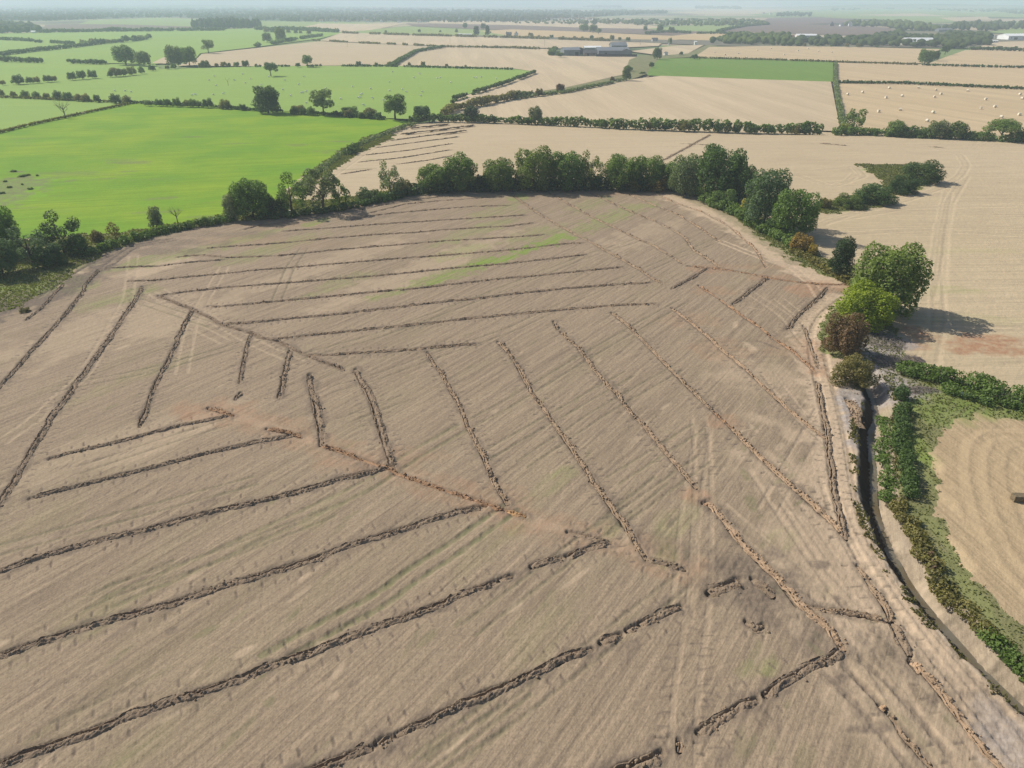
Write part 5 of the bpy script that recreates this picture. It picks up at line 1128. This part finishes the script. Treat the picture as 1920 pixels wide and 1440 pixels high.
# ------------------------------------------------------------------ animals, bales, buildings and small things
def sheep_mesh():
    b2 = bmesh.new(); lay = b2.verts.layers.skin.verify()
    def v(x, y, z, r, par=None):
        q = b2.verts.new((x, y, z)); q[lay].radius = (r, r)
        if par: b2.edges.new((par, q))
        return q
    hip = v(-.32, 0, .62, .25); q0 = hip; q0[lay].use_root = True
    mid = v(0, 0, .62, .29, hip); sh = v(.33, 0, .64, .25, mid); nk = v(.52, 0, .78, .13, sh); hd = v(.66, 0, .82, .11, nk); v(.80, 0, .73, .06, hd)
    v(-.56, 0, .55, .07, hip)
    for s in (-1, 1):
        for x, pr in ((-.34, hip), (.34, sh)):
            k = v(x, s * .15, .36, .07, pr); v(x - .02, s * .15, 0.0, .035, k)
        v(.62, s * .13, .87, .035, hd)
    me = bpy.data.meshes.new('sheep_base'); b2.to_mesh(me); b2.free(); ob = bpy.data.objects.new('tmp', me); COL.objects.link(ob)
    ob.modifiers.new('skin', 'SKIN'); ob.modifiers.new('sub', 'SUBSURF').levels = 1
    dg = bpy.context.evaluated_depsgraph_get(); out = bpy.data.meshes.new_from_object(ob.evaluated_get(dg)); bpy.data.objects.remove(ob)
    out.name = 'sheep'; out.materials.clear(); out.materials.append(M['wool']); return out
SHEEP = [(402,144),(392,152),(405,162),(460,157),(440,152),(235,172),(215,172),(246,174),(360,180),(367,179),(400,179),(419,177),(470,150),(504,145),(570,145),(535,152),(490,161),(531,170),(565,176),(574,173),(569,175),(545,181),(736,136),(787,140),(785,139),(776,147),(730,155),(661,164),(695,168),(730,172),(762,174),(754,169),(792,174),(676,179),(678,178),(672,185),(676,184),(699,186),(639,187),(574,195),(789,181),(825,147),(820,148),(902,146),(889,147),(893,147),(930,149),(861,130),(790,125),(682,199),(610,168),(845,156),(720,190),(455,140),(560,160)]
sm = sheep_mesh()
for x, y in SHEEP:
    p = G(x, y, -1.0); o = link('sheep', sm); o.location = (p.x, p.y, -0.95); o.rotation_euler = (0, 0, random.choice([0, .3, 2.9, -.4, 3.4, 1.2])); o.scale = (1.45, 1.45, 1.45)
    tag(o, 'white sheep grazing on the cool green pasture', 'sheep', 'sheep grazing on the pasture')
bm2 = bmesh.new(); bmesh.ops.create_cone(bm2, cap_ends=True, segments=20, radius1=.62, radius2=.62, depth=1.2)
bmesh.ops.bevel(bm2, geom=[e for e in bm2.edges if abs(e.verts[0].co.z - e.verts[1].co.z) < .01], offset=.09, segments=2, affect='EDGES')
for f in list(bm2.faces):
    if len(f.verts) > 6:
        r_ = bmesh.ops.inset_region(bm2, faces=[f], thickness=.16); bmesh.ops.translate(bm2, verts=f.verts[:], vec=f.normal * -.03)
bmesh.ops.rotate(bm2, verts=bm2.verts[:], matrix=Matrix.Rotation(R(90), 3, 'X')); bmesh.ops.translate(bm2, verts=bm2.verts[:], vec=(0, 0, .62))
bale_me = bpy.data.meshes.new('round_bale'); bm2.to_mesh(bale_me); bm2.free(); bale_me.materials.append(M['straw'])
BALES = [(1589,177),(1617,173),(1667,165),(1661,183),(1691,180),(1722,164),(1755,169),(1764,176),(1752,182),(1814,170),(1848,186),(1838,203),(1865,200),(1912,177),(1916,185),(1911,215),(1877,220),(1749,211),(1738,227),(1688,206),(1647,209)]
for x, y in BALES:
    p = G(x, y + 1.5, -.8); o = link('round_bale', bale_me); o.location = (p.x, p.y, -.85); o.rotation_euler = (0, 0, random.uniform(0, 3.1)); o.scale = (1.25,) * 3
    tag(o, 'round straw bale lying on the striped stubble field', 'bale', 'round bales on the striped stubble')
for x, y in [(1496,96),(1535,97),(1340,99),(1385,101),(1400,109),(1360,104),(1470,104),(1420,95),(1560,99),(1446,92),(1515,92)]:
    p = G(x, y, -1.2); o = link('round_bale', bale_me); o.location = (p.x, p.y, -1.2); o.rotation_euler = (0, 0, random.uniform(0, 3.1)); o.scale = (1.3,) * 3
    tag(o, 'round straw bale on the stubble below the long wood', 'bale', 'round bales below the long wood')

def box_bm(b2, x0, x1, y0, y1, z0, z1):
    v = [b2.verts.new(c_) for c_ in ((x0,y0,z0),(x1,y0,z0),(x1,y1,z0),(x0,y1,z0),(x0,y0,z1),(x1,y0,z1),(x1,y1,z1),(x0,y1,z1))]
    for f in ((0,3,2,1),(4,5,6,7),(0,1,5,4),(1,2,6,5),(2,3,7,6),(3,0,4,7)): b2.faces.new([v[i] for i in f])
def bm_obj(name, b2, mat, parent=None, bev=0.0):
    if bev: bmesh.ops.bevel(b2, geom=b2.edges[:], offset=bev, segments=2, affect='EDGES')
    me = bpy.data.meshes.new(name); b2.to_mesh(me); b2.free(); me.materials.append(mat); return link(name, me, parent)
# the weathered big bale at the right frame edge
b2 = bmesh.new(); box_bm(b2, -1.2, 1.2, -.45, .45, 0, .9)
bmesh.ops.subdivide_edges(b2, edges=b2.edges[:], cuts=5, use_grid_fill=True)
for v in b2.verts: v.co += Vector((random.uniform(-.03, .03), random.uniform(-.03, .03), random.uniform(-.03, .03)))
p = G(1918, 943); o = bm_obj('straw_bale', b2, M['old_straw']); o.location = (p.x + .15, p.y + .5, ground_z(p.x, p.y) - .05); o.rotation_euler = (0, 0, R(-4))
tag(o, 'weathered rectangular straw bale on the curved swaths at the right frame edge', 'bale')

def building(name, px, py, L, Wd, eave, ridge, rz, wall, roof, label, doors=(), windows=0, chimney=0, group=None, cat='building', dz=-1.2):
    """gabled building: ridge along local x; front wall at -y"""
    p = G(px, py, dz); e = empty(name, (p.x, p.y + Wd / 2, dz - .3), rz); tag(e, label, cat, group)
    b2 = bmesh.new(); l, w_ = L / 2, Wd / 2
    pts = [(-w_, 0), (w_, 0), (w_, eave), (0, ridge), (-w_, eave)]
    A = [b2.verts.new((-l, y, z)) for y, z in pts]; B = [b2.verts.new((l, y, z)) for y, z in pts]
    b2.faces.new(A[::-1]); b2.faces.new(B)
    for i in range(5): b2.faces.new((A[i], A[(i + 1) % 5], B[(i + 1) % 5], B[i]))
    bmesh.ops.recalc_face_normals(b2, faces=b2.faces[:]); bm_obj('wall', b2, M[wall], e)
    b2 = bmesh.new(); ov, th = .5, .22; sl_ = (ridge - eave) / w_
    for s in (-1, 1):
        y0, z0 = s * (w_ + ov), eave - ov * sl_ + .06
        q = [(-l - ov, y0, z0), (l + ov, y0, z0), (l + ov, 0, ridge + .06), (-l - ov, 0, ridge + .06)]
        lo = [b2.verts.new(c_) for c_ in q]; hi = [b2.verts.new((c_[0], c_[1], c_[2] + th)) for c_ in q]
        b2.faces.new(lo); b2.faces.new(hi[::-1])
        for i in range(4): b2.faces.new((lo[i], lo[(i + 1) % 4], hi[(i + 1) % 4], hi[i]))
    bmesh.ops.recalc_face_normals(b2, faces=b2.faces[:]); ro = bm_obj('roof', b2, M[roof], e)
    for (x, wx, hz) in doors:
        b2 = bmesh.new(); box_bm(b2, x - wx / 2, x + wx / 2, -w_ - .06, -w_ + .1, 0, hz); bm_obj('door', b2, M['opening'], e)
    for i in range(windows):
        x = -l + L * (i + .5) / windows; b2 = bmesh.new(); box_bm(b2, x - .5, x + .5, -w_ - .05, -w_ + .1, eave * .45, eave * .45 + 1.3); bm_obj('window', b2, M['opening'], e)
    for i in range(chimney):
        x = (-l + .6) if i == 0 else (l - .6); b2 = bmesh.new(); box_bm(b2, x - .4, x + .4, -.4, .4, ridge - .5, ridge + 1.3); bm_obj('chimney', b2, M['stone'], ro)
    return e
building('farm_shed', 1070, 104, 20, 22, 6.2, 8.6, R(8), 'grey_sheet', 'grey_sheet', 'blue-grey farm shed beside the left bushes', doors=((6, 4, 4),))
building('farm_shed', 1086, 102.5, 14, 18, 5.6, 8.2, R(98), 'dark_sheet', 'grey_sheet', 'second grey farm shed with a dark open end', doors=((0, 7, 4.5),))
building('stone_barn', 1107, 104.5, 16, 9, 3.4, 6.8, R(4), 'stone', 'slate', 'old stone barn between the grey sheds and the big barn', doors=((-3, 2.4, 2.8),), windows=2)
building('farm_barn', 1111, 96, 22, 14, 4.5, 6.2, R(2), 'grey_sheet', 'white', 'white-roofed barn behind the stone barn')
building('big_barn', 1150, 103.5, 38, 30, 5.2, 8.4, R(3), 'grey_sheet', 'grey_sheet', 'wide grey barn with stepped roofs, largest of the farm', doors=((12, 6, 3.6), (-10, 3, 3)))
building('grain_store', 1160, 97, 20, 18, 7.5, 11.0, R(4), 'grey_sheet', 'grey_sheet', 'tallest grey grain store behind the wide barn', windows=3)
building('lean_to_shed', 1174, 103.8, 9, 14, 4.5, 7.2, R(95), 'grey_sheet', 'slate', 'small dark grey shed at the right end of the wide barn', doors=((0, 3, 3),))
b2 = bmesh.new(); box_bm(b2, -24, 24, -.3, .3, 0, 2.6)
for k in range(12): box_bm(b2, -23.5 + k * 4.2, -22.9 + k * 4.2, -.6, -.31, 0, 2.4)
p = G(1156, 105.5, -1); o = bm_obj('yard_wall', b2, M['dark_sheet']); o.location = (p.x, p.y, -1.3); o.rotation_euler = (0, 0, R(-4)); tag(o, 'dark buttressed yard wall in front of the wide grey barn', 'wall')
building('cottage', 968, 68, 9, 7, 4.6, 8.2, R(88), 'white', 'slate', 'white gabled farmhouse by the roadside trees', windows=2, chimney=1)
building('cottage', 954, 67, 10, 7, 3.6, 6.4, R(5), 'stone', 'slate', 'low stone cottage left of the white farmhouse', windows=2, chimney=1)
for i, (x, y) in enumerate([(862, 66.5), (870, 67), (880, 67)]): building('mobile_home', x, y, 9, 4, 2.8, 3.6, R(4), 'white', 'white', 'white mobile home in the short row by the dark conifers', windows=2, group='mobile homes by the conifers', cat='mobile home')
building('white_warehouse', 1726, 84, 42, 24, 4.0, 9.5, R(-2), 'render', 'white', 'white-roofed warehouse half hidden in the long wood', doors=((-6, 4, 3.5),))
building('white_hall', 1513, 74, 34, 16, 6.5, 8.6, R(-3), 'render', 'white', 'long white flat-roofed hall at the left of the long wood', windows=6)
building('brick_house', 1481, 74, 16, 9, 3.6, 7.0, R(3), 'tile', 'tile', 'red-roofed house beside the long white hall', windows=3, chimney=1)
building('stone_house', 1664, 75, 24, 10, 4.6, 9.0, R(2), 'stone', 'slate', 'large stone house sunk in the long wood', windows=4, chimney=2)
building('gabled_house', 1560, 48.5, 14, 10, 5, 10.5, R(80), 'stone', 'slate', 'grey gabled house above the dark ploughed field', windows=2, chimney=1)
building('gabled_house', 1578, 49, 9, 8, 4.5, 9.5, R(92), 'white', 'slate', 'bright white gable beside the grey gabled house', windows=1)
building('gabled_house', 1594, 49, 8, 8, 7, 12.0, R(88), 'white', 'slate', 'tall narrow white gable at the wood edge', windows=1)
building('gabled_house', 1600, 48.6, 9, 8, 6, 11.0, R(4), 'render', 'slate', 'pale house right of the tall narrow gable', windows=2)
building('grey_warehouse', 1773, 59, 32, 16, 3.6, 6.4, R(2), 'grey_sheet', 'grey_sheet', 'pale grey shed roof showing above the long wood')
building('factory_hall', 1922, 75, 62, 30, 6.5, 9.5, R(3), 'white', 'white', 'long white factory hall at the right frame edge', doors=((-18, 6, 4.5),), windows=6)
building('site_office', 1864, 80, 12, 6, 3.0, 3.9, R(2), 'white', 'white', 'small white site office below the car park', windows=3)
building('white_hut', 1304, 84, 3.4, 3.4, 4.4, 5.2, R(5), 'white', 'white', 'tall white hut beside the road right of the mast', windows=1)
building('white_hut', 1249, 104, 4, 4, 3.2, 4.4, R(88), 'white', 'slate', 'small white hut near the farm bushes', doors=((0, 1, 2),))
building('cottage', 1228, 77, 9, 6, 2.8, 5.0, R(3), 'render', 'slate', 'tiny pale roadside cottage at the end of the golden strip', windows=2)
building('cottage', 1838, 53, 11, 8, 4.5, 8, R(90), 'white', 'slate', 'white cottage in front of the right wood band', windows=2, chimney=1)
building('cottage', 62, 61.5, 8, 6, 2.4, 4.2, R(2), 'white', 'white', 'tiny white shed at the edge of the dark left wood', windows=1)
for i in range(17):
    x = 1024 + i * 6.4 + random.uniform(-1, 1)
    building('village_house', x, 36.4 + random.uniform(-.3, .5) + i * .1, 11, 8, 5.0, 8.5, random.choice([R(4), R(90), R(12)]), random.choice(['white', 'render']), random.choice(['tile', 'tile', 'slate']), 'pale house in the village row below the plantation', windows=0, group='houses of the village row', cat='house', dz=-2)
for x, y in [(602, 41.5), (628, 42), (652, 41), (688, 41.5), (697, 41), (715, 41.5), (748, 42), (785, 42), (1016, 33), (1030, 31), (965, 29), (1445, 27), (1490, 27), (1432, 26.5)]:
    building('far_house', x, y, 12, 9, 5, 9, random.choice([R(4), R(90)]), 'white', random.choice(['slate', 'tile']), 'tiny white house at the edge of the hazy woods', group='white houses along the hazy woods', cat='house', dz=-2)
# parked cars, a few pixels each: body and cabin, glass band, four wheels
def car():
    e = empty('parked_car', (0, 0, 0)); b2 = bmesh.new()
    prof = [(-2.1, .35), (2.1, .35), (2.15, .75), (1.1, .92), (.55, 1.42), (-1.2, 1.45), (-1.75, .98), (-2.12, .9)]
    A = [b2.verts.new((x, -.85, z)) for x, z in prof]; B = [b2.verts.new((x, .85, z)) for x, z in prof]
    b2.faces.new(A); b2.faces.new(B[::-1])
    for i in range(8): b2.faces.new((A[i - 1], B[i - 1], B[i], A[i]))
    bmesh.ops.recalc_face_normals(b2, faces=b2.faces[:]); bm_obj('body', b2, M['car'], e, .06)
    b2 = bmesh.new(); box_bm(b2, -1.2, .6, -.87, .87, 1.0, 1.3); bm_obj('window_band', b2, M['opening'], e)
    for x in (-1.3, 1.3):
        for y in (-.8, .8):
            b2 = bmesh.new(); bmesh.ops.create_cone(b2, cap_ends=True, segments=12, radius1=.33, radius2=.33, depth=.2); bmesh.ops.rotate(b2, verts=b2.verts[:], matrix=Matrix.Rotation(R(90), 3, 'X')); bmesh.ops.translate(b2, verts=b2.verts[:], vec=(x, y, .33)); bm_obj('wheel', b2, M['opening'], e)
    return e
c0 = car(); first = True
for k in range(26):
    r_ = c0 if first else c0.copy()
    if not first:
        COL.objects.link(r_)
        for ch in c0.children: d = ch.copy(); COL.objects.link(d); d.parent = r_
    first = False
    p = G(1866 + (k % 9) * 4.6 + random.uniform(-.8, .8), 67.2 + (k // 9) * 2.4, -1.2); r_.location = (p.x, p.y, -1.5); r_.rotation_euler = (0, 0, random.choice([0, 1.57, .2])); r_.scale = (1.1,) * 3
    tag(r_, 'parked car among the many on the far car park', 'car', 'cars on the far car park')
field('car_park', 'roadside', [(1835,74),(1850,66),(1900,64),(1960,66),(1960,76),(1900,77),(1860,78)], 'grey car park in front of the factory hall')
# mast, poles, posts
def pole(name, px, py, h, r, mat, label, arm=True, group=None, cat='pole'):
    p = G(px, py, -1.2); e = empty(name, (p.x, p.y, -1.5)); tag(e, label, cat, group)
    V, F = tube([(0, 0, 0), (0, 0, h * .5), (0, 0, h)], [r, r * .85, r * .7], 8); link('shaft', np_mesh('shaft', V, F, [M[mat]], True), e)
    b2 = bmesh.new()
    if arm: box_bm(b2, -.9, .9, -.08, .08, h * .93, h * .96); box_bm(b2, -.9, -.8, -.05, .05, h * .96, h * .99); box_bm(b2, .8, .9, -.05, .05, h * .96, h * .99); bm_obj('crossarm', b2, M[mat], e)
    else: box_bm(b2, -1.2, 1.2, -1, 1, 0, 1.5); bm_obj('cabinet', b2, M[mat], e)
pole('mast', 1254, 84, 10, .32, 'white', 'white mast on a cabinet beside the farm road', False, cat='mast')
for x, y in [(652, 88), (844, 84), (1021, 87), (1200, 86)]:
    pole('utility_pole', x, y, 8.5, .14, 'post', 'thin wooden utility pole in the far stubble', True, 'utility poles in the far stubble')
for k in range(8):
    p = G(1866 + k * 9, 749 + k * 2.6); V, F = tube([(0, 0, -.2), (0, 0, .6), (.02, 0, 1.25)], [.07, .07, .06], 6)
    o = link('fence_post', np_mesh('fence_post', V, F, [M['post']])); o.location = (p.x, p.y, ground_z(p.x, p.y))
    tag(o, 'weathered wooden post in front of the hedge running right', 'post', 'posts by the hedge running right')
for x, y, lab in [(1803, 741, 'left of two small white plastic sacks in the grass below the hedge'), (1816, 744, 'right of two small white plastic sacks in the grass below the hedge'), (543, 398, 'white plastic sheet scrap under the gappy hedge trees')]:
    b2 = bmesh.new(); bmesh.ops.create_icosphere(b2, subdivisions=2, radius=.45)
    for v in b2.verts: v.co = Vector((v.co.x * 1.3, v.co.y, max(v.co.z, -.2) * .8)) * random.uniform(.85, 1.15)
    p = G(x, y); o = bm_obj('plastic_sack', b2, M['bag']); o.location = (p.x, p.y, ground_z(p.x, p.y) + .25); tag(o, lab, 'sack')
# heaps of cut brush by the ditch head
def brush(px, py, rx, ry, h, label, n=260, seed=1):
    p = G(px, py); g = random.Random(seed); parts = []
    for i in range(n):
        a, r_ = g.uniform(0, 6.28), math.sqrt(g.random()); x, y = math.cos(a) * r_ * rx, math.sin(a) * r_ * ry; z = h * (1 - r_ * r_) * g.uniform(.2, 1)
        d = Vector((g.uniform(-1, 1), g.uniform(-1, 1), g.uniform(-.15, .5))).normalized() * g.uniform(.5, 1.2); c_ = Vector((x, y, z))
        parts.append(tube([(c_ - d * .6)[:], (c_ + Vector((0, 0, .05)))[:], (c_ + d * .6)[:]], [.035, .03, .015], 3))
    V, F = join(parts); o = link('brush_heap', np_mesh('brush_heap', V, F, [M['reed']])); o.location = (p.x, p.y, ground_z(p.x, p.y)); tag(o, label, 'brush heap')
brush(1657, 640, 3.5, 4.5, .8, 'grey heap of cut brush in the shade of the lime maple', 420, 2)
brush(1672, 680, 3.2, 3.2, .7, 'pale dry brush heap in the sun at the ditch head', 360, 3)
brush(1712, 676, 1.8, 1.6, .7, 'dark reddish root heap at the start of the hedge running right', 200, 4)
brush(1718, 732, 3.6, 1.3, .5, 'long pale brush strip below the olive hedge', 260, 5)
brush(1352, 383, 3.5, 2, .7, 'grey brush heap below the tallest dark tree', 240, 6)
brush(1278, 357, 4, 2, .8, 'reddish brush heap at the corner of the dense row', 240, 7)

# ------------------------------------------------------------------ the air
b2 = bmesh.new(); box_bm(b2, -14000, 14000, -400, 16000, -4.0, 84.0)
me = bpy.data.meshes.new('haze'); b2.to_mesh(me); b2.free()
hm = bpy.data.materials.new('haze'); hm.use_nodes = True; hn = hm.node_tree; hn.nodes.remove(hn.nodes['Principled BSDF'])
pv = hn.nodes.new('ShaderNodeVolumePrincipled'); pv.inputs['Color'].default_value = (0.74, 0.90, 1.0, 1); pv.inputs['Density'].default_value = 0.00021; pv.inputs['Anisotropy'].default_value = 0.1
hn.links.new(pv.outputs[0], hn.nodes['Material Output'].inputs['Volume']); me.materials.append(hm)
tag(link('haze', me), 'pale blue summer haze over the far fields', 'haze', kind='stuff')
